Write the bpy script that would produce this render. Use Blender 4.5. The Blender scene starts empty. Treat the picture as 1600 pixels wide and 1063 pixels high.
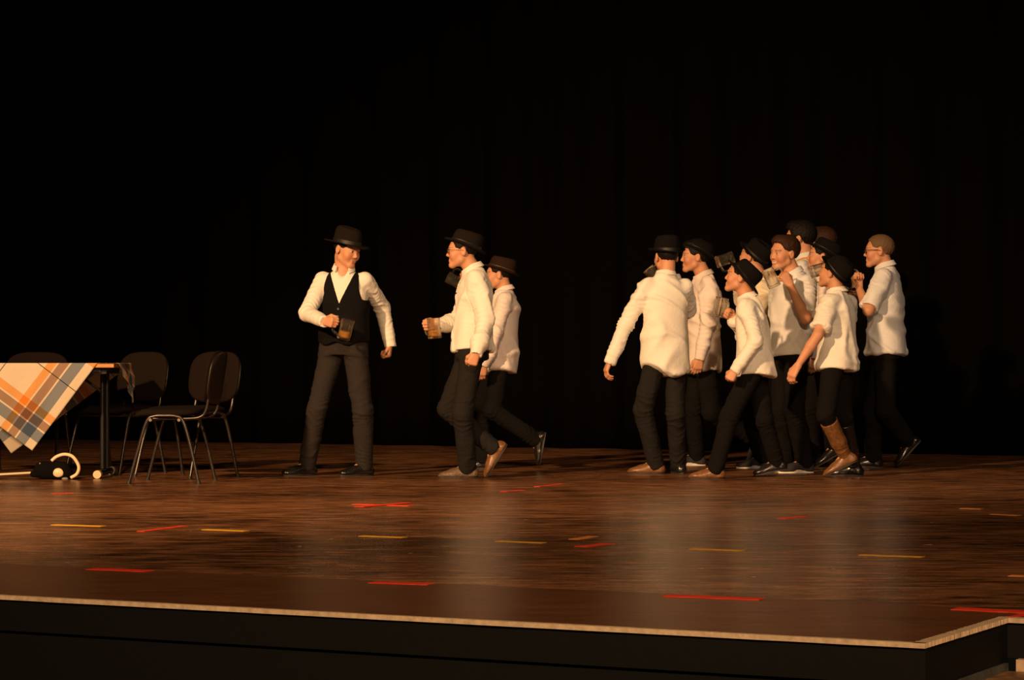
import bpy, bmesh, math, random
import numpy as np
from mathutils import Vector, Matrix
from mathutils.bvhtree import BVHTree

# ------------------------------------------------------------------ camera, world, lights
F = 4025.0            # focal length in pixels of the 1600 px wide frame
CH = 0.75             # lens height above the stage floor
HZ = 567.0            # pixel row of the horizon
scene = bpy.context.scene
COL = scene.collection

cam_d = bpy.data.cameras.new('camera')
cam = bpy.data.objects.new('camera', cam_d)
COL.objects.link(cam)
cam.location = (0, 0, CH)
cam.rotation_euler = (math.pi / 2, 0, 0)
cam_d.sensor_width = 36.0
cam_d.lens = 36.0 * F / 1600.0
cam_d.shift_y = (HZ - 531.5) / 1600.0
cam_d.clip_end = 200
scene.camera = cam

world = bpy.data.worlds.new('hall_darkness')
scene.world = world
world.use_nodes = True
world.node_tree.nodes['Background'].inputs[0].default_value = (1.0, 0.8, 0.62, 1)
world.node_tree.nodes['Background'].inputs[1].default_value = 0.004

def spot(name, loc, target, power, color, size, blend, radius):
    d = bpy.data.lights.new(name, 'SPOT')
    d.energy = power; d.color = color; d.spot_size = math.radians(size)
    d.spot_blend = blend; d.shadow_soft_size = radius
    o = bpy.data.objects.new(name, d); COL.objects.link(o)
    o.location = loc
    o.rotation_euler = (Vector(target) - Vector(loc)).to_track_quat('-Z', 'Y').to_euler()
    return o

spot('key_spotlight', (-8.0, 3.5, 6.3), (-1.0, 16.2, 0.6), 13800, (1.0, 0.575, 0.27), 40, 1.0, 0.30)
spot('front_spotlight', (0.5, -4.0, 6.0), (-0.3, 12.2, 0.0), 7600, (1.0, 0.60, 0.30), 34, 1.0, 0.30)
spot('side_spotlight', (6.0, 8.0, 6.0), (2.2, 17.3, 0.8), 800, (1.0, 0.72, 0.50), 44, 1.0, 0.25)

vs = scene.view_settings
vs.view_transform = 'Standard'; vs.look = 'None'; vs.gamma = 1.0; vs.exposure = 0.0
vs.use_curve_mapping = False

# ------------------------------------------------------------------ small helpers
def P(px, py, Y):
    """point at depth Y that lies on the sight line of a photograph pixel"""
    return np.array([(px - 800.0) / F * Y, Y, CH - (py - HZ) / F * Y])

def FL(px, py, z=0.0):
    """point of the floor (height z) under a photograph pixel"""
    return P(px, py, F * (CH - z) / (py - HZ))

def norm(v):
    v = np.asarray(v, float); return v / (np.linalg.norm(v) + 1e-12)

def facing(psi):
    a = math.radians(psi)
    return np.array([-math.sin(a), -math.cos(a), 0.0])

def rightof(psi):
    a = math.radians(psi)
    return np.array([-math.cos(a), math.sin(a), 0.0])

def tag(o, label=None, cat=None, group=None, kind=None):
    if label: o['label'] = label
    if cat: o['category'] = cat
    if group: o['group'] = group
    if kind: o['kind'] = kind
    return o

def obj_from(name, verts, faces, mat, parent=None, smooth=True, loc=None, cols=None, inv=None):
    """one mesh object; verts in world space, stored relative to loc (or to the parent's location)"""
    V = np.asarray(verts, dtype=np.float64)
    base = np.zeros(3)
    if loc is not None: base = np.asarray(loc, float)
    elif parent is not None:
        q = parent
        while q is not None:
            base = base + np.array(q.location); q = q.parent
    V = V - base
    me = bpy.data.meshes.new(name)
    if isinstance(faces, np.ndarray):
        n = len(faces); k = faces.shape[1]
        me.vertices.add(len(V)); me.vertices.foreach_set('co', V.astype(np.float32).ravel())
        me.loops.add(n * k); me.loops.foreach_set('vertex_index', faces.astype(np.int32).ravel())
        me.polygons.add(n)
        me.polygons.foreach_set('loop_start', np.arange(0, n * k, k, dtype=np.int32))
        me.update(calc_edges=True)
    else:
        me.from_pydata([tuple(v) for v in V], [], [tuple(f) for f in faces]); me.update()
    if smooth:
        me.polygons.foreach_set('use_smooth', [True] * len(me.polygons))
    if cols is not None:
        at = me.color_attributes.new('Col', 'FLOAT_COLOR', 'POINT')
        c4 = np.ones((len(V), 4), np.float32); c4[:, :3] = cols
        at.data.foreach_set('color', c4.ravel())
    o = bpy.data.objects.new(name, me); COL.objects.link(o)
    if mat is not None: me.materials.append(mat)
    if loc is not None: o.location = tuple(base)
    if parent is not None: o.parent = parent
    return o

class MB:
    """collects simple shapes into one mesh (world coordinates)"""
    def __init__(s): s.v = []; s.f = []
    def add(s, V, Fc):
        n = len(s.v); s.v.extend([tuple(x) for x in V]); s.f.extend([tuple(i + n for i in f) for f in Fc]); return s
    def box(s, c, ax, ay, az):
        c = np.asarray(c, float); ax, ay, az = map(lambda q: np.asarray(q, float), (ax, ay, az))
        V = [c + i * ax + j * ay + k * az for k in (-1, 1) for j in (-1, 1) for i in (-1, 1)]
        return s.add(V, [(0, 2, 3, 1), (4, 5, 7, 6), (0, 1, 5, 4), (2, 6, 7, 3), (0, 4, 6, 2), (1, 3, 7, 5)])
    def tube(s, pts, r, n=10, rads=None, caps=True):
        pts = [np.asarray(p, float) for p in pts]; m = len(pts)
        rads = rads or [r] * m
        t0 = norm(pts[1] - pts[0]); up = np.array([0, 0, 1.0])
        if abs(t0[2]) > 0.9: up = np.array([1.0, 0, 0])
        x = norm(np.cross(t0, up)); V = []
        for i in range(m):
            t = norm((pts[min(i + 1, m - 1)] - pts[max(i - 1, 0)]))
            x = norm(x - t * np.dot(x, t)); y = np.cross(t, x)
            for a in range(n):
                an = 2 * math.pi * a / n
                V.append(pts[i] + rads[i] * (math.cos(an) * x + math.sin(an) * y))
        Fc = [(i * n + a, i * n + (a + 1) % n, (i + 1) * n + (a + 1) % n, (i + 1) * n + a) for i in range(m - 1) for a in range(n)]
        if caps: Fc += [tuple(range(n - 1, -1, -1)), tuple((m - 1) * n + a for a in range(n))]
        return s.add(V, Fc)
    def lathe(s, prof, M=None, n=24, scale=(1, 1)):
        """profile of (radius, z) turned about z; M places it"""
        V = []; m = len(prof)
        for (r, z) in prof:
            for a in range(n):
                an = 2 * math.pi * a / n
                V.append((r * math.cos(an) * scale[0], r * math.sin(an) * scale[1], z))
        Fc = [(i * n + a, i * n + (a + 1) % n, (i + 1) * n + (a + 1) % n, (i + 1) * n + a) for i in range(m - 1) for a in range(n)]
        Fc += [tuple(range(n - 1, -1, -1)), tuple((m - 1) * n + a for a in range(n))]
        if M is not None: V = [tuple(M @ Vector(v)) for v in V]
        return s.add(V, Fc)
    def prism(s, outline, M, z0, z1):
        n = len(outline)
        V = [tuple(M @ Vector((x, y, z))) for z in (z0, z1) for (x, y) in outline]
        Fc = [tuple(range(n - 1, -1, -1)), tuple(range(n, 2 * n))] + [(i, (i + 1) % n, n + (i + 1) % n, n + i) for i in range(n)]
        return s.add(V, Fc)
    def build(s, name, mat, parent=None, loc=None, smooth=False, bevel=0.0, bseg=2):
        o = obj_from(name, np.array(s.v), s.f, mat, parent, smooth, loc)
        if bevel:
            m = o.modifiers.new('bevel', 'BEVEL'); m.width = bevel; m.segments = bseg; m.limit_method = 'ANGLE'
        if smooth:
            try: o.data.set_sharp_from_angle(angle=math.radians(40))
            except Exception: pass
        return o

def curve_pts(pts, n=8):
    """Catmull-Rom through points"""
    p = [np.asarray(q, float) for q in pts]
    p = [2 * p[0] - p[1]] + p + [2 * p[-1] - p[-2]]
    out = []
    for i in range(1, len(p) - 2):
        for k in range(n):
            t = k / n
            out.append(0.5 * ((2 * p[i]) + (-p[i - 1] + p[i + 1]) * t + (2 * p[i - 1] - 5 * p[i] + 4 * p[i + 1] - p[i + 2]) * t * t + (-p[i - 1] + 3 * p[i] - 3 * p[i + 1] + p[i + 2]) * t ** 3))
    out.append(p[-2]); return out

# ------------------------------------------------------------------ materials
def nmat(name):
    m = bpy.data.materials.new(name); m.use_nodes = True
    nt = m.node_tree; b = nt.nodes['Principled BSDF']
    return m, nt, b

def plain(name, col, rough=0.6, metal=0.0, spec=0.5, bump=0.0, bscale=60.0, var=0.0, sheen=0.0):
    m, nt, b = nmat(name)
    b.inputs['Base Color'].default_value = (*col, 1); b.inputs['Roughness'].default_value = rough
    b.inputs['Metallic'].default_value = metal; b.inputs['Specular IOR Level'].default_value = spec
    if sheen:
        b.inputs['Sheen Weight'].default_value = sheen
    if bump or var:
        tc = nt.nodes.new('ShaderNodeTexCoord'); no = nt.nodes.new('ShaderNodeTexNoise')
        no.inputs['Scale'].default_value = bscale; no.inputs['Detail'].default_value = 4
        nt.links.new(tc.outputs['Object'], no.inputs['Vector'])
        if bump:
            bp = nt.nodes.new('ShaderNodeBump'); bp.inputs['Strength'].default_value = bump; bp.inputs['Distance'].default_value = 0.01
            nt.links.new(no.outputs['Fac'], bp.inputs['Height']); nt.links.new(bp.outputs['Normal'], b.inputs['Normal'])
        if var:
            rp = nt.nodes.new('ShaderNodeValToRGB')
            rp.color_ramp.elements[0].position = 0.3; rp.color_ramp.elements[1].position = 0.7
            rp.color_ramp.elements[0].color = (*[c * (1 - var) for c in col], 1)
            rp.color_ramp.elements[1].color = (*[min(1, c * (1 + var)) for c in col], 1)
            nt.links.new(no.outputs['Fac'], rp.inputs['Fac']); nt.links.new(rp.outputs['Color'], b.inputs['Base Color'])
    return m

def skin_mat():
    m, nt, b = nmat('skin')
    at = nt.nodes.new('ShaderNodeVertexColor'); at.layer_name = 'Col'
    nt.links.new(at.outputs['Color'], b.inputs['Base Color'])
    b.inputs['Roughness'].default_value = 0.5; b.inputs['Specular IOR Level'].default_value = 0.35
    return m

def glass_mat(name, col, rough=0.02):
    m, nt, b = nmat(name)
    b.inputs['Base Color'].default_value = (*col, 1); b.inputs['Roughness'].default_value = rough
    b.inputs['Transmission Weight'].default_value = 1.0; b.inputs['IOR'].default_value = 1.47
    return m

M = {}
M['skin'] = skin_mat()
M['shirt_white'] = plain('shirt_white', (0.80, 0.77, 0.70), 0.85, spec=0.2, bump=0.25, bscale=35, sheen=0.1)
M['shirt_cream'] = plain('shirt_cream', (0.76, 0.68, 0.50), 0.85, spec=0.2, bump=0.25, bscale=35)
M['shirt_cool'] = plain('shirt_cool', (0.72, 0.73, 0.74), 0.85, spec=0.2, bump=0.25, bscale=35)
M['shirt_pink'] = plain('shirt_pink', (0.78, 0.70, 0.66), 0.85, spec=0.2, bump=0.25, bscale=35)
M['trouser_grey'] = plain('trouser_grey', (0.028, 0.023, 0.021), 0.9, spec=0.1, bump=0.3, bscale=40)
M['trouser_black'] = plain('trouser_black', (0.0065, 0.0058, 0.0055), 0.95, spec=0.1, bump=0.3, bscale=40)
M['trouser_denim'] = plain('trouser_denim', (0.016, 0.0145, 0.0135), 0.9, spec=0.1, bump=0.4, bscale=50)
M['vest'] = plain('vest_black', (0.006, 0.0052, 0.0052), 0.9, spec=0.1, bump=0.2, bscale=60)
M['hat_black'] = plain('hat_black_felt', (0.006, 0.005, 0.005), 0.95, spec=0.1, bump=0.2, bscale=120)
M['hat_brown'] = plain('hat_brown_felt', (0.022, 0.011, 0.006), 0.95, spec=0.1, bump=0.2, bscale=120)
M['hat_dark'] = plain('hat_dark_felt', (0.011, 0.008, 0.006), 0.95, spec=0.1, bump=0.2, bscale=120)
M['ribbon'] = plain('hat_ribbon', (0.008, 0.007, 0.007), 0.5)
M['ribbon_brown'] = plain('hat_ribbon_brown', (0.045, 0.020, 0.012), 0.5)
M['hair_dark'] = plain('hair_dark', (0.006, 0.004, 0.003), 0.6, spec=0.2, bump=0.6, bscale=90)
M['hair_brown'] = plain('hair_brown', (0.034, 0.014, 0.006), 0.6, spec=0.2, bump=0.6, bscale=90)
M['hair_light'] = plain('hair_light', (0.14, 0.085, 0.045), 0.6, spec=0.2, bump=0.6, bscale=90)
M['leather_black'] = plain('leather_black', (0.010, 0.009, 0.009), 0.22, spec=0.6, bump=0.1, bscale=50)
M['leather_brown'] = plain('leather_brown', (0.17, 0.075, 0.026), 0.35, spec=0.5, bump=0.15, bscale=50, var=0.3)
M['snake'] = plain('snake_leather', (0.13, 0.085, 0.05), 0.35, spec=0.5, bump=0.5, bscale=150, var=0.5)
M['canvas_dark'] = plain('canvas_dark', (0.018, 0.018, 0.022), 0.8)
M['rubber_white'] = plain('rubber_white', (0.75, 0.70, 0.62), 0.6)
M['rubber_dark'] = plain('rubber_dark', (0.015, 0.013, 0.012), 0.6)
M['lace'] = plain('lace', (0.35, 0.32, 0.28), 0.8)
M['button_dark'] = plain('button_dark', (0.03, 0.025, 0.02), 0.4)
M['frame_black'] = plain('frame_black', (0.006, 0.006, 0.006), 0.3)
M['frame_metal'] = plain('frame_metal', (0.32, 0.25, 0.18), 0.3, metal=1.0)
M['lens'] = glass_mat('spectacle_lens', (1, 1, 1), 0.0); M['lens'].node_tree.nodes['Principled BSDF'].inputs['IOR'].default_value = 1.05
def mug_glass(name, col, body, clear, rough):
    # thick pressed glass: part clear, part refracting, a little milky body, sharp surface reflections
    m, nt, b = nmat(name); L = nt.links; out = nt.nodes['Material Output']
    b.inputs['Base Color'].default_value = (*col, 1); b.inputs['Roughness'].default_value = rough
    b.inputs['Transmission Weight'].default_value = 1.0 - body; b.inputs['IOR'].default_value = 1.45
    tr = nt.nodes.new('ShaderNodeBsdfTransparent'); tr.inputs[0].default_value = (*col, 1)
    mx = nt.nodes.new('ShaderNodeMixShader'); mx.inputs[0].default_value = clear
    L.new(b.outputs[0], mx.inputs[1]); L.new(tr.outputs[0], mx.inputs[2]); L.new(mx.outputs[0], out.inputs['Surface'])
    return m
M['glass'] = mug_glass('mug_glass', (0.98, 0.95, 0.88), 0.012, 0.30, 0.03)
M['beer'] = mug_glass('pale_beer', (1.0, 0.66, 0.14), 0.35, 0.40, 0.05)
M['strap'] = plain('orange_strap', (0.62, 0.27, 0.04), 0.7)
M['gold'] = plain('gold_metal', (0.85, 0.5, 0.10), 0.25, metal=1.0)

# ------------------------------------------------------------------ the stage itself
U = norm([0.888, -0.460, 0.0])          # along the front edge, to the right
W = np.array([-U[1], U[0], 0.0])        # towards the back curtain
FC = FL(1445, 1007)                     # front right corner of the apron
SC = FL(1574, 967)                      # where the edge steps back
SEAM = float(np.dot(FL(800, 917) - FC, W))
STEP = float(np.dot(SC - FC, W))
BACK = float(np.dot(FL(800, 700) - FC, W))

def ST(a, b, z=0.0):
    return FC + U * a + W * b + np.array([0, 0, z])

def floor_mat(name, base, hi, rough, streak):
    m, nt, b = nmat(name); L = nt.links
    tc = nt.nodes.new('ShaderNodeTexCoord')
    def noise(scale, detail, vec=None, rgh=0.6):
        n = nt.nodes.new('ShaderNodeTexNoise'); n.inputs['Scale'].default_value = scale
        n.inputs['Detail'].default_value = detail; n.inputs['Roughness'].default_value = rgh
        L.new(vec or tc.outputs['Object'], n.inputs['Vector']); return n
    mp = nt.nodes.new('ShaderNodeMapping'); mp.inputs['Rotation'].default_value = (0, 0, math.radians(27.4))
    mp.inputs['Scale'].default_value = (0.35, 1.0, 1.0); L.new(tc.outputs['Object'], mp.inputs['Vector'])
    n1 = noise(0.9, 3, mp.outputs['Vector'], 0.6); n2 = noise(13.0, 5, mp.outputs['Vector'], 0.7)
    mx = nt.nodes.new('ShaderNodeMix'); mx.data_type = 'FLOAT'; mx.inputs[0].default_value = 0.72
    L.new(n1.outputs['Fac'], mx.inputs[2]); L.new(n2.outputs['Fac'], mx.inputs[3])
    rp = nt.nodes.new('ShaderNodeValToRGB')
    rp.color_ramp.elements[0].position = 0.40; rp.color_ramp.elements[0].color = (*base, 1)
    rp.color_ramp.elements[1].position = 0.64; rp.color_ramp.elements[1].color = (*hi, 1)
    L.new(mx.outputs[0], rp.inputs['Fac'])
    col = rp.outputs['Color']
    if streak:       # pale scuffs and scratches worn into the surface
        for (rot, sx, sy, thr, colr) in ((24, 1.3, 26.0, 0.665, (0.50, 0.30, 0.15, 1)), (-38, 1.6, 34.0, 0.70, (0.42, 0.26, 0.14, 1)), (70, 1.8, 30.0, 0.70, (0.45, 0.27, 0.14, 1)), (5, 14.0, 14.0, 0.735, (0.75, 0.52, 0.30, 1))):
            mp2 = nt.nodes.new('ShaderNodeMapping'); mp2.inputs['Rotation'].default_value = (0, 0, math.radians(rot)); mp2.inputs['Scale'].default_value = (sx, sy, 1)
            L.new(tc.outputs['Object'], mp2.inputs['Vector']); nn = noise(1.0, 2.5, mp2.outputs['Vector'], 0.55)
            mr = nt.nodes.new('ShaderNodeMapRange'); mr.inputs['From Min'].default_value = thr; mr.inputs['From Max'].default_value = thr + 0.04
            L.new(nn.outputs['Fac'], mr.inputs['Value'])
            mc = nt.nodes.new('ShaderNodeMix'); mc.data_type = 'RGBA'; L.new(mr.outputs[0], mc.inputs[0])
            L.new(col, mc.inputs[6]); mc.inputs[7].default_value = colr; col = mc.outputs[2]
    L.new(col, b.inputs['Base Color'])
    b.inputs['Roughness'].default_value = rough
    b.inputs['Specular IOR Level'].default_value = 0.16
    bp = nt.nodes.new('ShaderNodeBump'); bp.inputs['Strength'].default_value = 0.30; bp.inputs['Distance'].default_value = 0.01
    L.new(n2.outputs['Fac'], bp.inputs['Height']); L.new(bp.outputs['Normal'], b.inputs['Normal'])
    return m

M['floor'] = floor_mat('stage_floor', (0.036, 0.016, 0.008), (0.38, 0.17, 0.077), 0.27, True)
M['apron'] = floor_mat('apron_board', (0.115, 0.048, 0.022), (0.18, 0.078, 0.036), 0.30, False)
M['fascia'] = plain('fascia_black', (0.0045, 0.0045, 0.005), 0.7, spec=0.2, bump=0.1, bscale=20)
M['raw_edge'] = plain('raw_wood_edge', (0.60, 0.46, 0.31), 0.7, bump=0.3, bscale=40, var=0.2)
M['low_floor'] = plain('hall_floor', (0.24, 0.13, 0.06), 0.5, bump=0.2, bscale=25, var=0.5)
M['grey_trim'] = plain('grey_trim', (0.075, 0.085, 0.09), 0.6, var=0.4, bscale=30)
M['cream_edge'] = plain('cream_edge', (0.62, 0.45, 0.28), 0.7, var=0.1)

def slab(name, a0, a1, b0, b1, z0, z1, mat, bevel=0.0):
    c = ST((a0 + a1) / 2, (b0 + b1) / 2, (z0 + z1) / 2)
    m = MB().box(c, U * (a1 - a0) / 2, W * (b1 - b0) / 2, np.array([0, 0, (z1 - z0) / 2]))
    o = m.build(name, mat, loc=(c[0], c[1], z0), bevel=bevel); o['kind'] = 'structure'; return o

slab('floor', -24, 12, SEAM + 0.004, BACK + 1.2, -0.10, 0.0, M['floor'])
LIP = 0.035
slab('stage_apron', -24, -LIP, 0.018, SEAM, -0.10, 0.0, M['apron'])
slab('stage_side_apron', -LIP, 10, STEP + LIP, SEAM, -0.10, 0.0, M['apron'])
# worn raw-wood edging strips round the apron, slightly ragged
def edging(name, p0, p1, inward, wd):
    n = 300; rnd = random.Random(5); V = []; Fc = []
    for i in range(n + 1):
        p = p0 + (p1 - p0) * i / n
        e = 0.004 * (rnd.random() - 0.5); g = wd + 0.008 * (rnd.random() - 0.5)
        for (q, z) in ((p - inward * e, -0.012), (p - inward * e, 0.002), (p + inward * g, 0.002), (p + inward * g, -0.012)):
            V.append(q + np.array([0, 0, z]))
    for i in range(n):
        for k in range(4):
            Fc.append((i * 4 + k, i * 4 + (k + 1) % 4, i * 4 + 4 + (k + 1) % 4, i * 4 + 4 + k))
    Fc += [(3, 2, 1, 0), (n * 4, n * 4 + 1, n * 4 + 2, n * 4 + 3)]
    o = obj_from(name, np.array(V), Fc, M['raw_edge'], smooth=False, loc=tuple((p0 + p1) / 2)); o['kind'] = 'structure'
edging('trim_1', ST(-24, 0), ST(0, 0), W, 0.024)
edging('trim_2', ST(0, 0), ST(0, STEP + LIP), -U, LIP)
edging('trim_3', ST(0, STEP), ST(10, STEP), W, LIP)
slab('trim_6', -24, -0.002, 0.012, 0.05, -0.112, -0.012, M['fascia'])
slab('trim_7', -24, -0.002, 0.03, 0.07, -0.80, -0.116, M['fascia'])
slab('trim_8', -0.045, -0.006, 0.05, STEP + 0.0119, -0.135, -0.012, M['fascia'])
slab('trim_9', -0.05, 10, STEP + 0.012, STEP + 0.05, -0.115, -0.012, M['fascia'])
slab('trim_4', -0.006, 0.006, 0.0, STEP - 0.02, -0.150, -0.128, M['grey_trim'])
slab('trim_5', 0.03, 10, STEP - 0.025, STEP + 0.011, -0.150, -0.116, M['cream_edge'])
slab('hall_ground_right', -0.04, 10, -4.0, STEP - 0.026, -0.25, -0.150, M['low_floor'])
slab('hall_ground', -24, -0.045, -12.0, 0.0, -0.95, -0.80, M['fascia'])

slab('wall_back', -24, 12, BACK + 1.2, BACK + 1.4, -0.1, 9.5, M['fascia'])

# black pleated back curtain
def curtain():
    V = []; Fc = []; nx = 1500; rnd = random.Random(3)
    a0, a1 = -24.0, 11.0; H0, H1 = 0.015, 9.0; nz = 14
    ph = np.cumsum(np.array([0.16 + 0.10 * rnd.random() for _ in range(nx)])) * 1.15
    for k in range(nz + 1):
        z = H0 + (H1 - H0) * k / nz
        for i in range(nx + 1):
            a = a0 + (a1 - a0) * i / nx
            p = ph[min(i, nx - 1)]
            s = math.sin(p) + 0.35 * math.sin(p * 0.37 + 1 + 0.1 * z) + 0.2 * math.sin(2.3 * p + 0.3 * z)
            V.append(ST(a + 0.015 * math.cos(p), BACK + 0.10 + 0.065 * s, z))
    w = nx + 1
    for k in range(nz):
        for i in range(nx):
            Fc.append((k * w + i, k * w + i + 1, (k + 1) * w + i + 1, (k + 1) * w + i))
    c = ST(-2, BACK, 0)
    o = obj_from('stage_curtain', np.array(V), np.array(Fc), M['curtain'], loc=(c[0], c[1], 0))
    md = o.modifiers.new('thickness', 'SOLIDIFY'); md.thickness = 0.006
    tag(o, 'tall black pleated curtain closing the back of the stage', 'curtain')
M['curtain'] = plain('curtain_black', (0.0028, 0.0024, 0.0022), 1.0, spec=0.0, sheen=0.0)
curtain()

# ------------------------------------------------------------------ tape on the floor
M['tape_red'] = plain('tape_red', (0.85, 0.055, 0.02), 0.5)
M['tape_yellow'] = plain('tape_yellow', (0.75, 0.42, 0.03), 0.5)
M['tape_orange'] = plain('tape_orange', (0.80, 0.30, 0.08), 0.5)
def tape(p0, p1, wd, mat, label, group=None, z=0.0015, z0=0.0004):
    a, b = FL(*p0), FL(*p1); d = norm(b - a); s = np.array([-d[1], d[0], 0]); n = 10
    rnd = random.Random(int(p0[0] * 7 + p0[1])); V = []; Fc = []
    for i in range(n + 1):
        q = a + (b - a) * i / n; j = (rnd.random() - 0.5) * wd * 0.15
        for (sg, zz) in ((-1, 0.0), (-1, z), (1, z), (1, 0.0)):
            V.append(q + s * (sg * wd / 2 + j) + np.array([0, 0, zz + z0]))
    for i in range(n):
        for k in range(4): Fc.append((i * 4 + k, i * 4 + (k + 1) % 4, i * 4 + 4 + (k + 1) % 4, i * 4 + 4 + k))
    Fc += [(3, 2, 1, 0), (n * 4, n * 4 + 1, n * 4 + 2, n * 4 + 3)]
    c = (a + b) / 2
    o = obj_from('tape_strip', np.array(V), Fc, mat, smooth=False, loc=(c[0], c[1], 0))
    tag(o, label, 'tape', group)
for (x0, y0, x1, y1, where) in ((84, 820.5, 162, 823, 'in front of the stick toy and table'), (320, 828, 386, 830.5, 'in front of the sideways chair'), (565, 838, 632, 840.5, 'in front of the red tape cross'), (778, 846, 850, 849, 'beside the pale orange tape piece'), (1080, 858, 1162, 861, 'in front of the brown-shoed small hat wearer'), (1345, 867.5, 1442, 871, 'in front of the cropped-haired follower')):
    tape((x0, y0), (x1, y1), 0.05, M['tape_yellow'], 'thin yellow tape dash on the stage floor ' + where, 'yellow tape dashes on the stage floor')
tape((142, 889.5), (234, 893), 0.075, M['tape_red'], 'red tape strip on the floor seam in front of the table')
tape((582, 910.5), (673, 913.5), 0.07, M['tape_red'], 'red tape strip on the floor seam below the vest wearer')
tape((1040, 931.5), (1191, 937), 0.075, M['tape_red'], 'longest whole red tape strip on the floor seam')
tape((1491, 952), (1640, 959), 0.075, M['tape_red'], 'red tape strip on the seam beside the corner step of the apron')
tape((1572, 966), (1640, 955), 0.03, M['tape_red'], 'narrow red tape strip running off the corner step of the apron')
tape((555, 788), (642, 791), 0.06, M['tape_red'], 'red tape arm of the cross mark, lying along the stage', 'red tape cross mark')
tape((560, 793), (640, 786.5), 0.06, M['tape_red'], 'red tape arm of the cross mark, lying slantwise', 'red tape cross mark', z0=0.0021)
tape((219, 831), (288, 822.5), 0.04, M['tape_red'], 'slanting thin red tape strip between two yellow dashes')
tape((84, 772), (112, 771), 0.06, M['tape_red'], 'short red tape strip in front of the toy under the table')
tape((786, 768.5), (817, 766.5), 0.05, M['tape_red'], 'short red tape piece behind the spectacled mug carrier')
tape((838, 761), (878, 756.5), 0.035, M['tape_red'], 'faint red tape piece in the gap between the two groups')
tape((907, 855), (950, 850), 0.06, M['tape_red'], 'short crumpled red tape piece near the middle of the stage')
tape((897, 843.5), (927, 838.5), 0.05, M['tape_orange'], 'short pale orange tape piece beside the crumpled red one')
tape((1221, 811), (1257, 807.5), 0.05, M['tape_red'], 'short red tape piece in front of the crowd')
tape((1502, 795), (1534, 796), 0.045, M['tape_orange'], 'shorter thin orange tape dash on the bare floor past the crowd')
tape((1550, 804), (1592, 806), 0.045, M['tape_orange'], 'longer thin orange tape dash on the bare floor past the crowd')
tape((1578, 900), (1630, 902), 0.05, M['tape_orange'], 'orange tape strip on the floor behind the corner step of the apron')

# ------------------------------------------------------------------ table with plaid cloth
TX1, TX0, TY0, TY1, TZ = -2.565, -3.97, 16.60, 17.30, 0.743
M['table_wood'] = plain('table_wood', (0.50, 0.22, 0.06), 0.45, var=0.15, bscale=15)
M['steel_black'] = plain('steel_black', (0.012, 0.012, 0.013), 0.3, spec=0.5)
M['cap_cream'] = plain('cap_cream', (0.70, 0.52, 0.30), 0.6)
M['cap_grey'] = plain('cap_grey', (0.20, 0.18, 0.16), 0.6)
def table():
    root = bpy.data.objects.new('folding_table', None); COL.objects.link(root)
    root.location = ((TX0 + TX1) / 2, (TY0 + TY1) / 2, 0)
    tag(root, 'long wooden folding table on black steel legs under the plaid cloth', 'table')
    yc = (TY0 + TY1) / 2; xc = (TX0 + TX1) / 2
    MB().box((xc, yc, TZ - 0.0125), ((TX1 - TX0) / 2, 0, 0), (0, 0.35, 0), (0, 0, 0.0125)).build('tabletop', M['table_wood'], root, bevel=0.003)
    MB().box((xc, yc - 0.27, TZ - 0.045), ((TX1 - TX0) / 2 - 0.06, 0, 0), (0, 0.012, 0), (0, 0, 0.02)).box((xc, yc + 0.27, TZ - 0.045), ((TX1 - TX0) / 2 - 0.06, 0, 0), (0, 0.012, 0), (0, 0, 0.02)).build('apron_rail', M['steel_black'], root)
    for sx, lx in ((1, -2.69), (-1, -3.85)):
        lg = MB().tube([(lx, yc - 0.03, 0.055), (lx, yc - 0.03, TZ - 0.05)], 0.015, 12).tube([(lx + 0.022, yc + 0.02, 0.055), (lx + 0.022, yc + 0.02, TZ - 0.05)], 0.015, 12)
        leg = lg.build('leg', M['steel_black'], root, smooth=True)
        MB().box((lx, yc, TZ - 0.040), (0.03, 0, 0), (0, 0.30, 0), (0, 0, 0.015)).build('leg_bracket', M['steel_black'], leg)
        MB().tube([(lx, yc - 0.03, TZ - 0.19), (lx - sx * 0.17, yc - 0.03, TZ - 0.06)], 0.009, 8).build('brace', M['steel_black'], leg, smooth=True)
        MB().tube([(lx + 0.01, TY0 + 0.07, 0.032), (lx + 0.01, TY1 - 0.05, 0.032)], 0.021, 12).build('foot_bar', M['steel_black'], leg, smooth=True)
        MB().tube([(lx + 0.01, TY0 + 0.035, 0.027), (lx + 0.01, TY0 + 0.10, 0.027)], 0.0265, 14).build('end_cap', M['cap_cream'], leg, smooth=True)
        MB().tube([(lx + 0.01, TY1 - 0.09, 0.027), (lx + 0.01, TY1 - 0.02, 0.027)], 0.0265, 14).build('end_cap', M['cap_grey'], leg, smooth=True)
table()

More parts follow.
